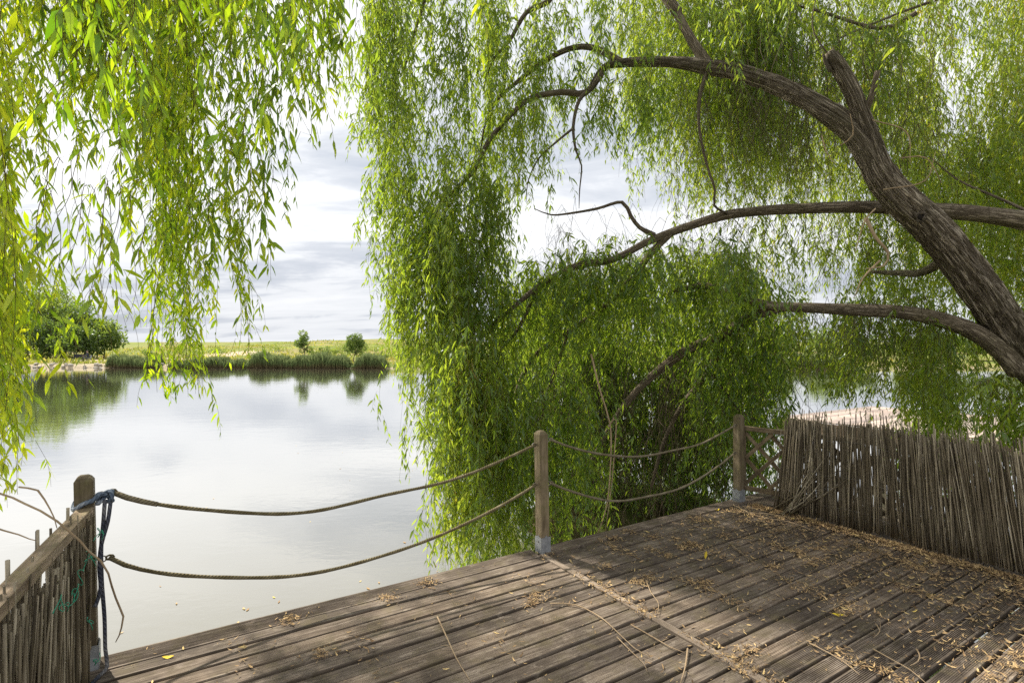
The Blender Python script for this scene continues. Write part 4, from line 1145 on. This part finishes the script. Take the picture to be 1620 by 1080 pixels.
# ------------------------------------------------------------------ neighbouring jetty
JP = Vector((5.52, 11.17, 0)); ju = Vector((3.2, 1.87, 0)).normalized(); jv = Vector((1.24, -1.57, 0)).normalized()
JT = empty('jetty', JP, 0, 'pale pinkish boarded jetty over the lake beyond the reed screen', 'jetty')
mj = wood_mat('pale_jetty_boards', (0.27, 0.215, 0.19), (0.37, 0.305, 0.275), (0.45, 0.385, 0.355), scale=(4, 4, 4), mscale=0.8)
jb = MB()
k = 0.0
while k < 6.0:
    jb.bar(JP+jv*(k+0.055)+ju*0.0, JP+jv*(k+0.055)+ju*3.7, 0.105, 0.028, a=rnd.random())
    k += 0.112
jb.build('jetty_boards', mj, JT, True)
jf = MB()
jf.bar(JP-ju*0.018+jv*0.0-up*0.13, JP-ju*0.018+jv*6.0-up*0.13, 0.03, 0.22, a=0.5)
jf.bar(JP-jv*0.035-ju*0.03-up*0.13, JP-jv*0.035+ju*3.7-up*0.13, 0.03, 0.22, a=0.6)
jf.build('fascia_board', wood_mat('jetty_fascia', (0.10, 0.07, 0.05), (0.19, 0.14, 0.105), (0.27, 0.21, 0.165), scale=(3, 3, 12)), JT, True)
for a in (0.15, 1.9, 3.6):
    for b in (0.3, 2.3, 4.3, 5.8):
        q = JP + ju*a + jv*b
        jp = MB(); jp.tube([q+Vector((0, 0, -2.3)), q+Vector((0, 0, -0.02))], 0.07, 8)
        jp.build('support_pile', M['beam'], JT, True)

# ------------------------------------------------------------------ litter on the deck
def litter(n, sampler, size, tint):
    xy = sampler(n)
    m = len(xy)
    th = rng.random(m)*2*np.pi
    ln = rng.uniform(size[0], size[1], m); wd = ln*rng.uniform(0.08, 0.24, m)
    curl = rng.uniform(-0.1, 0.8, m)*ln
    d = np.stack([np.cos(th), np.sin(th), rng.normal(0, 0.12, m)], 1)
    s = np.stack([-np.sin(th), np.cos(th), rng.normal(0, 0.35, m)], 1)
    z = 0.004 + rng.random(m)*0.008
    c = np.concatenate([xy, z[:, None]], 1)
    upv = np.array([0, 0, 1.0])
    b = c - d*(ln*0.5)[:, None] + upv*np.maximum(curl*0.3, 0)[:, None]
    e = c + d*(ln*0.5)[:, None] + upv*np.maximum(curl*0.6, 0)[:, None]
    m1 = c - d*(ln*0.15)[:, None]; m2 = c + d*(ln*0.2)[:, None] + upv*(curl*0.12)[:, None]
    hw = s*(wd*0.5)[:, None]; rise = upv*(np.abs(rng.normal(0, 0.25, m))*wd)[:, None]
    v = np.stack([b, m1-hw+rise, m1+hw, m2-hw*0.8+rise, m2+hw*0.8, e], 1)
    v[:, :, 2] = np.maximum(v[:, :, 2], 0.002)
    t = rng.uniform(tint[0], tint[1], m)
    return v, t
def uni(n): return np.stack([rng.uniform(-2.55, 2.42, n), rng.uniform(-3.6, 0.08, n)], 1)
def right(n):
    x = 2.45 - np.abs(rng.normal(0, 0.85, n)); y = rng.uniform(-3.4, -0.05, n)
    k = (x > -0.2); return np.stack([x[k], y[k]], 1)
def lines(n):
    cs = rng.choice([-2.0, -1.45, -0.85, -0.3, 0.0, 0.04, 0.52, 0.55, 1.06, 1.1, 1.6, 1.62, 2.1], n)
    y = rng.uniform(-3.3, 0.0, n)
    keep = rng.random(n) < np.where(cs > -0.1, 1.0, 0.35) * (0.5+0.5*np.sin(y*7+cs*5))
    x = cs + rng.normal(0, 0.035, n)
    return np.stack([x, y], 1)[keep]
def clumps(n, nc=60):
    c = uni(nc); c[: nc//2, 0] = np.abs(c[: nc//2, 0])
    j = rng.integers(0, nc, n); return c[j] + rng.normal(0, 0.035, (n, 2))
def foot(n):
    x = 2.44 - np.abs(rng.normal(0, 0.07, n)); y = rng.uniform(-3.6, -0.1, n); return np.stack([x, y], 1)
parts = [litter(1300, uni, (0.008, 0.028), (0.0, 0.9)), litter(6800, right, (0.010, 0.042), (0.0, 0.9)), litter(11500, lines, (0.010, 0.044), (0.0, 0.88)),
         litter(5400, clumps, (0.010, 0.038), (0.0, 0.85)), litter(5600, foot, (0.012, 0.055), (0.0, 0.88)), litter(90, right, (0.03, 0.055), (0.86, 0.99)), litter(26, uni, (0.03, 0.05), (0.85, 1.0))]
v = np.concatenate([p[0] for p in parts]); t = np.concatenate([p[1] for p in parts])
v[:, :, 0] = np.clip(v[:, :, 0], -2.6, 2.462)
lim = 0.10
v[:, :, 1] = np.minimum(v[:, :, 1], lim)
nL = len(v)
bidx = (np.arange(nL)*6)[:, None]
loops = (bidx + np.array([0, 2, 1, 1, 2, 4, 3, 3, 4, 5])).ravel(); tot = np.tile([3, 4, 3], nL)
me = np_mesh('leaf_litter', v.reshape(-1, 3), loops, np.concatenate([[0], np.cumsum(tot)[:-1]]), tot, False, {'tint': np.repeat(t, 6)})
lit = link('leaf_litter', me, M['litter']); lit.matrix_world = DM
tag(lit, 'dry brown and yellow willow litter scattered over the deck boards', 'leaf litter', kind='stuff')

fr_ = np.random.default_rng(41)
nf = 70
fx = np.concatenate([fr_.normal(-0.6, 1.6, nf//2), fr_.uniform(-6, 1, nf-nf//2)]); fy = np.concatenate([fr_.uniform(4.2, 6.5, nf//2), fr_.uniform(4, 16, nf-nf//2)])
th = fr_.random(nf)*6.28; fl_ = fr_.uniform(0.03, 0.075, nf)
dd_ = np.stack([np.cos(th), np.sin(th), 0*th], 1)*fl_[:, None]; ss_ = np.stack([-np.sin(th), np.cos(th), 0*th], 1)*(fl_*0.17)[:, None]
c0 = np.stack([fx, fy, np.full(nf, WZ+0.006)], 1)
v = np.stack([c0-dd_*0.5, c0-dd_*0.15-ss_, c0-dd_*0.15+ss_, c0+dd_*0.2-ss_*0.8, c0+dd_*0.2+ss_*0.8, c0+dd_*0.5+np.array([0, 0, 0.004])], 1)
bidx = (np.arange(nf)*6)[:, None]
loops = (bidx + np.array([0, 2, 1, 1, 2, 4, 3, 3, 4, 5])).ravel(); tot = np.tile([3, 4, 3], nf)
me = np_mesh('floating_leaves', v.reshape(-1, 3), loops, np.concatenate([[0], np.cumsum(tot)[:-1]]), tot, False, {'tint': np.repeat(fr_.uniform(0.3, 1.0, nf), 6)})
tag(link('floating_leaves', me, M['litter']), 'scattered willow leaves floating on the still water by the deck', 'floating leaves', kind='stuff')

def dk_px(x, y):
    d = FPX*CAMZ/(y-HY); return Vector(((x-CX)/FPX*d, d, 0.0))
def twig(pix, r0, label, seed, matl='paletwig', group='fallen twigs on the deck'):
    rr = random.Random(seed)
    pts = [dk_px(*p) + Vector((0, 0, 0.008+0.008*rr.random())) for p in pix]
    o = empty('fallen_twig', pts[0], 0, label, 'twig', group)
    p_, r_ = smooth_path(pts, [r0*(1-0.6*i/(len(pts)-1)) for i in range(len(pts))], 0.05)
    MB().tube(p_, r_, 6, rough=0.1, seed=seed).build('stem', M[matl], o, True)
    k = len(p_)//2
    q = p_[k] + Vector((rr.gauss(0, 0.05), rr.gauss(0, 0.05), 0.006))
    MB().tube([p_[k], (p_[k]+q)/2+Vector((0.005, 0, 0.004)), q], [r0*0.5, r0*0.4, r0*0.25], 5).build('side_shoot', M[matl], o, True)
twig([(692, 978), (706, 1010), (722, 1045), (745, 1082)], 0.0045, 'pale bent twig lying across boards left of the batten, nearest the water side', 1)
twig([(870, 958), (910, 960), (950, 978), (980, 1005), (1005, 1030), (1030, 1043)], 0.004, 'long pale twig curving towards the batten', 2)
twig([(976, 1010), (1000, 1035), (1018, 1052), (1024, 1066)], 0.003, 'thin pale twig hooked beside the long curving one', 3)
twig([(998, 990), (1030, 1008), (1060, 1026), (1085, 1035)], 0.004, 'straight tan twig pointing at the batten', 4)
twig([(1022, 920), (1030, 940), (1042, 958), (1040, 975)], 0.003, 'small hooked twig just right of the batten', 5)
twig([(1088, 1030), (1084, 1060), (1076, 1085)], 0.005, 'stout twig crossing the batten end at the bottom of the deck', 6)
twig([(1160, 800), (1200, 818), (1250, 828), (1290, 842)], 0.005, 'long bare twig lying before the trellis corner', 7)
twig([(1168, 812), (1215, 815), (1262, 822), (1300, 815)], 0.0045, 'bare twig lying along the foot of the reed screen corner', 8)
twig([(1155, 862), (1175, 878), (1195, 893)], 0.0035, 'short twig beside the bright yellow leaf', 9)
twig([(1280, 1020), (1310, 1035), (1335, 1050), (1360, 1070)], 0.0035, 'thin twig slanting over the ribbed boards at lower right', 10)
twig([(1382, 1030), (1410, 1046), (1440, 1064), (1465, 1084)], 0.004, 'pair-like long twig near the lower right deck boards', 11)
twig([(1450, 1030), (1455, 1040), (1452, 1050), (1440, 1055)], 0.004, 'curled short twig on the ribbed boards at lower right', 12)
twig([(1575, 935), (1585, 942), (1592, 955)], 0.004, 'forked stubby twig below the reed screen end', 13, 'deadtwig')
twig([(1320, 880), (1370, 905), (1420, 925), (1470, 945)], 0.003, 'long thin twig in the litter before the reed screen', 14, 'deadtwig')
twig([(1385, 990), (1392, 1000), (1382, 1012)], 0.003, 'tiny forked twig amid the litter patch', 15)
def yleaf(x, y, yaw, ln, label, stand=False):
    o = dk_px(x, y)
    mb = MB()
    n = 6
    vs = []
    for i in range(n+1):
        t = i/n; w = ln*0.17*math.sin(math.pi*min(1, t*0.96+0.04))**0.8
        if stand: c = Vector((0.1*ln*t, 0, 0.004+ln*0.9*t)); s = Vector((math.cos(yaw), math.sin(yaw), 0))
        else: c = Vector((math.cos(yaw), math.sin(yaw), 0))*(t-0.5)*ln + Vector((0, 0, 0.007+0.012*abs(t-0.5))); s = Vector((-math.sin(yaw), math.cos(yaw), 0.2))
        vs += [c-s*w, c+Vector((0, 0, -0.002)), c+s*w]
    fs = []
    for i in range(n):
        fs += [(i*3, i*3+1, i*3+4, i*3+3), (i*3+1, i*3+2, i*3+5, i*3+4)]
    ob = mb.add(vs, fs).build('fallen_leaf', M['yellow'])
    ob.location = o
    tag(ob, label, 'leaf', 'bright yellow leaves on the deck')
yleaf(1116, 884, 0.1, 0.062, 'bright yellow leaf standing upright in a board gap', True)
yleaf(266, 1041, 0.15, 0.055, 'single yellow leaf on the outer board near the left post')
yleaf(1135, 807, 0.5, 0.06, 'yellow leaf on the outer board near the trellis corner post')
yleaf(1326, 974, -0.3, 0.06, 'yellow leaf lying alone on a bare board in front of the pale stain')

# ------------------------------------------------------------------ far shore
def crown_cloud(F, c, rad, n, size, tint, clumps=14, seed=0, flat=0.8):
    r = np.random.default_rng(seed)
    c = np.array(c)
    cc = r.normal(size=(clumps, 3)); cc = unit(cc)*(r.random((clumps, 1))**0.4)
    cc = c + cc*np.array(rad)*0.78
    cr = np.array(rad).mean()*r.uniform(0.28, 0.5, clumps)
    j = r.integers(0, clumps, n)
    d = unit(r.normal(size=(n, 3)))
    p = cc[j] + d*(cr[j]*(0.55+0.5*r.random(n)))[:, None]*np.array([1, 1, flat])
    dirn = unit(d + r.normal(size=(n, 3))*0.7 + np.array([0, 0, -0.2]))
    side = unit(np.cross(dirn, r.normal(size=(n, 3))))
    ln = size*r.uniform(0.6, 1.4, n)[:, None]; wd = ln*0.42
    nor = np.cross(side, dirn)
    b = p; m1 = p+dirn*ln*0.3; m2 = p+dirn*ln*0.7; e = p+dirn*ln - nor*ln*0.15
    v = np.stack([b, m1-side*wd*0.5, m1+side*wd*0.5, m2-side*wd*0.4, m2+side*wd*0.4, e], 1)
    F.lv.append(v.astype(np.float32))
    ct = r.random(clumps)*0.5
    F.lt.append((tint[0]+(tint[1]-tint[0])*np.clip(ct[j]+0.5*r.random(n), 0, 1)).astype(np.float32))
def gz(x, y): return float(ground_z(np.array([x]), np.array([y]))[0])
def far_tree(name, x, y, h, wd, trunkh, label, group, seed, n=2600, size=0.34, tint=(0.1, 0.8), cat='tree', clumps=16):
    g = gz(x, y)
    r = random.Random(seed)
    o = empty(name, (x, y, g), 0, label, cat, group)
    tr = MB()
    top = Vector((x+r.gauss(0, 0.1*wd), y, g+trunkh+(h-trunkh)*0.6))
    p_, r_ = smooth_path([(x, y, g-0.1), (x+r.gauss(0, 0.03*h), y, g+trunkh), top], [0.03*h*0.8, 0.022*h*0.8, 0.006*h], 0.3)
    tr.tube(p_, r_, 8, rough=0.1)
    for k in range(5):
        a = r.random()*6.28
        s = p_[int(len(p_)*0.5)]
        tr.tube([s, s+Vector((math.cos(a)*wd*0.18, math.sin(a)*wd*0.18, h*0.12)), s+Vector((math.cos(a)*wd*0.34, math.sin(a)*wd*0.34, h*0.28))], [0.012*h*0.8, 0.008*h*0.8, 0.003*h], 6)
    tr.build('trunk', M['limb'], o, True)
    F = Foliage()
    crown_cloud(F, (x, y, g+trunkh+(h-trunkh)*0.5), (wd/2, wd/2, (h-trunkh)/2), n, size, tint, clumps, seed)
    link('crown', F.leaf_mesh('crown'), M['leaf_far'], o, True)
    return o
# wood on the left
LW = 'trees of the wood on the far left shore'
for k, (pxx, dd, h, wd, th, lab, tn) in enumerate((
        (20, 72, 9.5, 8, 0.4, 'broad dark tree in the far wood, nearest the left picture edge', (0.0, 0.6)),
        (62, 78, 11.4, 8, 0.5, 'tall rounded tree rising above its neighbours in the far left wood', (0.1, 0.8)),
        (98, 76, 10.8, 7, 0.4, 'tall feathery pale tree in the middle of the far left wood', (0.35, 1.0)),
        (132, 74, 8.6, 6, 0.3, 'medium dark-green tree right of the pale feathery one across the lake', (0.05, 0.6)),
        (163, 72, 5.4, 5.0, 0.2, 'low bushy tree ending the far wood beside the meadow', (0.2, 0.8)),
        (75, 70, 5.5, 6, 0.1, 'low dark bush before the tall trees of the far wood', (0.0, 0.5)),
        (118, 69, 4.2, 5, 0.1, 'spreading dark bush at the wood edge behind the angler', (0.0, 0.5)),
        (45, 84, 12.5, 10, 0.5, 'tallest pale-crowned tree at the back of the far left wood', (0.4, 1.0)),
        (-40, 74, 10.5, 9, 0.5, 'big tree of the far wood mostly beyond the left picture edge', (0.1, 0.7)))):
    far_tree('tree' if h > 5.4 else 'bush', (pxx-CX)/FPX*dd, dd, h, wd, th, lab, LW, 300+k, 4200, 0.36, tn, clumps=26)
far_tree('tree', (481-CX)/FPX*63, 63, 3.6, 2.5, 0.7, 'small open-crowned tree above the far reeds, left of the round bush', None, 321, 2000, 0.17, (0.15, 0.75), clumps=10)
far_tree('bush', (561-CX)/FPX*62, 62, 3.35, 2.8, 0.25, 'dense round bush standing in the far reeds', None, 322, 4200, 0.16, (0.1, 0.7), 'bush', clumps=18)
far_tree('bush', (514-CX)/FPX*66, 66, 1.9, 1.6, 0.2, 'slender low bush between the small tree and round bush across the lake', None, 323, 700, 0.15, (0.1, 0.7), 'bush', clumps=8)
far_tree('bush', (533-CX)/FPX*70, 70, 1.6, 2.4, 0.1, 'pale low scrub behind the round bush across the lake', None, 324, 600, 0.17, (0.5, 1.0), 'bush', clumps=8)
far_tree('bush', (236-CX)/FPX*68, 68, 1.5, 2.0, 0.1, 'little dark bush on the bank by the sandy mound', None, 325, 500, 0.17, (0.0, 0.6), 'bush', clumps=6)
far_tree('bush', (645-CX)/FPX*60, 60, 1.7, 2.2, 0.1, 'low bush at the water edge where the far sandy bank ends', None, 326, 700, 0.17, (0.1, 0.6), 'bush', clumps=8)
RW = 'trees on the far right shore'
rr = random.Random(77)
rlab = ('rounded tree across the lake seen behind the trellis', 'broad tree across the lake seen above the pale jetty', 'tall tree on the far shore behind the level limb', 'bushy tree across the lake over the middle of the reed screen',
        'dark tree across the lake below the leaning trunk', 'pale tree on the far shore just left of the trunk base', 'wide tree on the far shore behind the trunk base', 'tree on the far shore beyond the right picture edge')
for k in range(8):
    pxx = 1180 + k*62 + rr.uniform(-10, 10); dd = 66 + rr.uniform(-3, 8)
    far_tree('tree', (pxx-CX)/FPX*dd, dd, rr.uniform(3.0, 5.0), rr.uniform(5.0, 7), 0.3, rlab[k], RW, 400+k, 1800, 0.36, (0.1, 0.8))

for k, (pxx, dd, h, wd) in enumerate(((300, 76, 1.3, 3.2), (345, 84, 1.2, 3.5), (415, 72, 1.2, 3.0), (440, 90, 1.5, 4.0), (498, 74, 1.3, 2.4), (590, 80, 1.4, 4.0), (612, 66, 1.0, 2.2), (540, 96, 1.6, 5.0))):
    far_tree('bush', (pxx-CX)/FPX*dd, dd, h, wd, 0.05, ('sprawling pale scrub on the meadow bank, farthest left of the scrub', 'low scrub on the meadow right of the hanging spray', 'scrub above the left end of the tall reed bed', 'wide scrub left of the small open-crowned tree, higher on the meadow',
        'scrub at the foot of the small open-crowned tree', 'wide scrub right of the round bush, higher on the meadow', 'small scrub beside the willow curtain on the far bank', 'broad far scrub on the skyline between the small tree and the round bush')[k], 'scrub on the far meadow', 500+k, 420, 0.2, (0.35, 1.0), 'bush', clumps=9)

# reed beds along the far shore
def reed_bed(px0, px1, dd, h, n, label, seed, depth=2.0):
    r = np.random.default_rng(seed)
    x = (r.uniform(px0, px1, n)-CX)/FPX*dd; 
    y = farline(x) - 0.5 + depth*r.random(n)
    edge = np.minimum(1, np.minimum(x-(px0-CX)/FPX*dd, (px1-CX)/FPX*dd-x)/0.9+0.35)
    hh = h*r.uniform(0.55, 1.12, n)*edge*(0.84+0.14*np.sin(x*0.9+seed)+0.10*np.sin(x*2.7)+0.07*np.sin(x*7.1))
    b = np.stack([x, y, np.full(n, WZ-0.05)], 1)
    lean = np.stack([r.normal(0, 0.10, n), r.normal(0, 0.10, n), np.zeros(n)], 1)*hh[:, None]
    th = r.random(n)*np.pi
    s = np.stack([np.cos(th), np.sin(th), np.zeros(n)], 1)*0.022
    m1 = b + np.array([0, 0, 1.0])*(hh*0.5)[:, None] + lean*0.25
    m2 = b + np.array([0, 0, 1.0])*(hh*0.8)[:, None] + lean*0.6
    e = b + np.array([0, 0, 1.0])*hh[:, None] + lean*1.2
    v = np.stack([b, m1-s, m1+s, m2-s*1.6, m2+s*1.6, e], 1)
    bidx = (np.arange(n)*6)[:, None]
    loops = (bidx + np.array([0, 2, 1, 1, 2, 4, 3, 3, 4, 5])).ravel(); tot = np.tile([3, 4, 3], n)
    me = np_mesh('reed_bed', v.reshape(-1, 3), loops, np.concatenate([[0], np.cumsum(tot)[:-1]]), tot, False, {'tint': np.repeat(r.random(n), 6), 'hgt': np.tile([0, 0.5, 0.5, 0.8, 0.8, 1.0], n)})
    o = link('reed_bed', me, M['reedleaf'])
    tag(o, label, 'reeds', kind='stuff')
m, nt, out = mat('reed_blade')
c = ramp(nt, attr(nt, 'hgt'), [(0.0, (0.22, 0.165, 0.10)), (0.3, (0.17, 0.165, 0.08)), (0.55, (0.15, 0.21, 0.085)), (1.0, (0.20, 0.25, 0.11))]).outputs['Color']
c = mixc(nt, 1.0, c, ramp(nt, attr(nt, 'tint'), [(0, (0.7, 0.7, 0.7)), (1, (1.25, 1.2, 1.1))]).outputs['Color'], 'MULTIPLY')
d_ = N(nt, 'ShaderNodeBsdfDiffuse'); L_(nt, c, d_.inputs['Color']); t_n = N(nt, 'ShaderNodeBsdfTranslucent'); L_(nt, c, t_n.inputs['Color'])
mx = N(nt, 'ShaderNodeMixShader'); mx.inputs[0].default_value = 0.35; L_(nt, d_.outputs[0], mx.inputs[1]); L_(nt, t_n.outputs[0], mx.inputs[2]); L_(nt, mx.outputs[0], out.inputs['Surface'])
M['reedleaf'] = m
reed_bed(386, 556, 58, 1.65, 9000, 'tall green reed bed below the small tree on the far shore', 1)
reed_bed(560, 612, 58, 1.6, 3000, 'short reed bed right of the round bush on the far shore', 2)
reed_bed(172, 262, 59, 1.5, 4500, 'low blue-green reed bed on the far shore beside the angler', 3)
reed_bed(268, 390, 58, 1.25, 5000, 'short thin reeds along the far bank between the two taller beds', 6)
reed_bed(1150, 1330, 58, 1.6, 4000, 'reed bed on the far shore seen through the willow behind the trellis', 4)

# meadow tussocks: uneven outline along the far bank
def tussocks(n, seed):
    r = np.random.default_rng(seed)
    x = r.uniform(-85, 40, n); dd = r.random(n)**2*75
    y = farline(x) + 1.2 + dd
    z = ground_z(x, y)
    F = Foliage()
    hh = r.uniform(0.15, 0.5, n)*(0.6+0.6*(np.sin(x*0.7)*np.cos(y*0.4) > 0.2))
    b = np.stack([x, y, z-0.02], 1)
    lean = np.stack([r.normal(0, 0.35, n), r.normal(0, 0.3, n), np.zeros(n)], 1)*hh[:, None]
    s = np.stack([np.full(n, 1.0), r.normal(0, 0.4, n), np.zeros(n)], 1)*r.uniform(0.03, 0.10, n)[:, None]
    u_ = np.array([0, 0, 1.0])
    m1 = b+u_*(hh*0.4)[:, None]+lean*0.3; m2 = b+u_*(hh*0.75)[:, None]+lean*0.7; e = b+u_*hh[:, None]+lean
    F.lv.append(np.stack([b, m1-s, m1+s, m2-s*0.7, m2+s*0.7, e], 1).astype(np.float32))
    F.lt.append(np.clip(0.55+0.5*r.normal(size=n)*0.5+0.2*np.sin(x*0.3), 0, 1).astype(np.float32))
    return F.leaf_mesh('meadow_grass')
mg = leaf_mat('meadow_grass', [(0.0, (0.09, 0.115, 0.03)), (0.5, (0.18, 0.205, 0.05)), (1.0, (0.33, 0.29, 0.11))], 0.35, gloss=0.0)
o = link('meadow_grass', tussocks(16000, 5), mg); tag(o, 'long uneven grass on the meadow across the lake', 'grass', kind='stuff')

# undergrowth on the near bank behind the reed screen
def near_grass(n, seed):
    r = np.random.default_rng(seed)
    x = r.uniform(3.6, 11, n); y = r.uniform(0, 8, n)
    k = (nearline(x)-y > 0.1); x, y = x[k], y[k]
    F = Foliage()
    z = ground_z(x, y); m_ = len(x)
    hh = r.uniform(0.2, 0.75, m_)
    b = np.stack([x, y, z-0.02], 1)
    lean = np.stack([r.normal(0, 0.3, m_), r.normal(0, 0.3, m_), np.zeros(m_)], 1)*hh[:, None]
    th = r.random(m_)*3.14
    s = np.stack([np.cos(th), np.sin(th), np.zeros(m_)], 1)*r.uniform(0.006, 0.02, m_)[:, None]
    u_ = np.array([0, 0, 1.0])
    m1 = b+u_*(hh*0.4)[:, None]+lean*0.3; m2 = b+u_*(hh*0.75)[:, None]+lean*0.7; e = b+u_*hh[:, None]+lean
    F.lv.append(np.stack([b, m1-s, m1+s, m2-s*0.7, m2+s*0.7, e], 1).astype(np.float32))
    F.lt.append(r.random(m_).astype(np.float32))
    return F.leaf_mesh('undergrowth')
o = link('undergrowth', near_grass(9000, 6), M['leaf']); tag(o, 'rank green undergrowth on the bank round the leaning trunk', 'undergrowth', kind='stuff')

# stones along the far sandy shore
ST = MB(); r = random.Random(12)
for k in range(90):
    x = r.uniform(-62, -38); y = float(farline(np.array([x]))[0]) + r.uniform(-0.3, 0.9)
    ST.sphere((x, y, gz(x, y)+0.02), r.uniform(0.08, 0.28), 6, r.random(), (1.3, 1, 0.6))
o = ST.build('shore_rubble', simple('pale_stone', (0.28, 0.25, 0.20), (0.48, 0.44, 0.37), 3)); tag(o, 'pale stones and rubble along the sandy far shore below the wood', 'stones', kind='stuff')

# ------------------------------------------------------------------ angler on the far shore
AX = (139-CX)/FPX*63.5
AY = 63.5
AG = gz(AX, AY)
def skin_person():
    me = bpy.data.meshes.new('person')
    # seated, side-on, facing the water (-Y), hands forward holding a rod
    V = [(0, 0, 0.50), (0, 0.02, 0.72), (0, -0.02, 0.95), (0, -0.04, 1.06), (0, -0.06, 1.16), (0, -0.07, 1.27),
         (0.10, 0, 0.48), (0.13, -0.42, 0.50), (0.13, -0.45, 0.10), (0.13, -0.58, 0.045),
         (-0.10, 0, 0.48), (-0.13, -0.42, 0.50), (-0.13, -0.45, 0.10), (-0.13, -0.58, 0.045),
         (0.19, -0.02, 0.96), (0.23, -0.14, 0.74), (0.12, -0.38, 0.72), (0.09, -0.46, 0.73),
         (-0.19, -0.02, 0.96), (-0.23, -0.14, 0.74), (-0.12, -0.38, 0.70), (-0.09, -0.46, 0.71)]
    E = [(0,1),(1,2),(2,3),(3,4),(4,5),(0,6),(6,7),(7,8),(8,9),(0,10),(10,11),(11,12),(12,13),(2,14),(14,15),(15,16),(16,17),(2,18),(18,19),(19,20),(20,21)]
    rad = [0.15, 0.15, 0.16, 0.06, 0.09, 0.085, 0.10, 0.075, 0.05, 0.045, 0.10, 0.075, 0.05, 0.045, 0.075, 0.05, 0.038, 0.04, 0.075, 0.05, 0.038, 0.04]
    me.from_pydata(V, E, [])
    o = bpy.data.objects.new('person', me); COL.objects.link(o)
    sk = o.modifiers.new('skin', 'SKIN')
    for i, sv in enumerate(me.skin_vertices[0].data):
        sv.radius = (rad[i], rad[i]); sv.use_root = (i == 0)
    o.modifiers.new('sub', 'SUBSURF').levels = 2
    dg = bpy.context.evaluated_depsgraph_get()
    me2 = bpy.data.meshes.new_from_object(o.evaluated_get(dg))
    bpy.data.objects.remove(o)
    return me2
pm = skin_person()
for n_, c_ in (('angler_skin', (0.45, 0.28, 0.2)), ('angler_jacket', (0.045, 0.05, 0.075)), ('angler_trousers', (0.10, 0.10, 0.10))):
    pm.materials.append(simple(n_, tuple(x*0.8 for x in c_), c_, 8))
for pgn in pm.polygons:
    c = pgn.center
    pgn.material_index = 0 if (c.z > 1.06 or c.y < -0.40 and c.z > 0.66) else (1 if c.z > 0.56 else 2)
    pgn.use_smooth = True
person = link('person', pm, None)
person.location = (AX, AY, AG); person.rotation_euler = (0, 0, R(-35))
tag(person, 'angler in a dark jacket sitting by the water on the far shore', 'person')
hair = MB(); hair.sphere((0, -0.055, 1.275), 0.10, 10, sc=(0.95, 1.02, 0.8)); hair.build('hair', simple('dark_cap', (0.03, 0.03, 0.035), (0.06, 0.06, 0.07), 9), person)
ch = empty('folding_chair', (AX, AY, AG), R(-35), 'grey folding chair under the angler on the far shore', 'chair')
c_ = MB(); c_.box((-0.24, -0.25, 0.36), (0.24, 0.22, 0.39)); c_.build('seat', simple('grey_canvas', (0.22, 0.24, 0.25), (0.30, 0.32, 0.33), 10), ch)
c_ = MB(); c_.box((-0.24, 0.20, 0.42), (0.24, 0.23, 0.82), Matrix.Rotation(R(-8), 4, 'X')); c_.build('backrest', simple('grey_canvas_back', (0.22, 0.24, 0.25), (0.30, 0.32, 0.33), 10), ch)
for sx in (-0.22, 0.22):
    for sy in (-0.22, 0.2):
        c_ = MB(); c_.tube([(sx, sy, 0), (sx, -sy*0.9, 0.37)], 0.014, 6); c_.build('leg', M['bolt'], ch)
rod = empty('fishing_rod', (AX, AY, AG), R(-35), 'thin dark fishing rod held out over the water by the angler', 'fishing rod')
c_ = MB(); c_.tube([(0.09, -0.30, 0.66), (0.08, -1.4, 1.1), (0.08, -2.8, 1.55)], [0.014, 0.009, 0.004], 6); c_.build('blank', M['bolt'], rod)
c_ = MB(); c_.tube([(0.09, -0.52, 0.70), (0.09, -0.52, 0.63)], 0.035, 8); c_.build('reel', M['bolt'], rod)
bx, by = (125-CX)/FPX*68, 68.0
bgx = empty('tackle_bag', (bx, by, gz(bx, by)), 0.4, 'dark tackle bag on the grass behind the angler', 'bag')
dk = simple('dark_nylon', (0.03, 0.032, 0.04), (0.06, 0.06, 0.07), 10)
c_ = MB(); c_.box((-0.5, -0.25, 0.0), (0.5, 0.25, 0.62)); c_.build('bag_body', dk, bgx, bevel=0.1)
c_ = MB(); c_.tube([(-0.25, 0, 0.6), (-0.2, 0, 0.8), (0.2, 0, 0.8), (0.25, 0, 0.6)], 0.03, 6); c_.build('handle', dk, bgx)
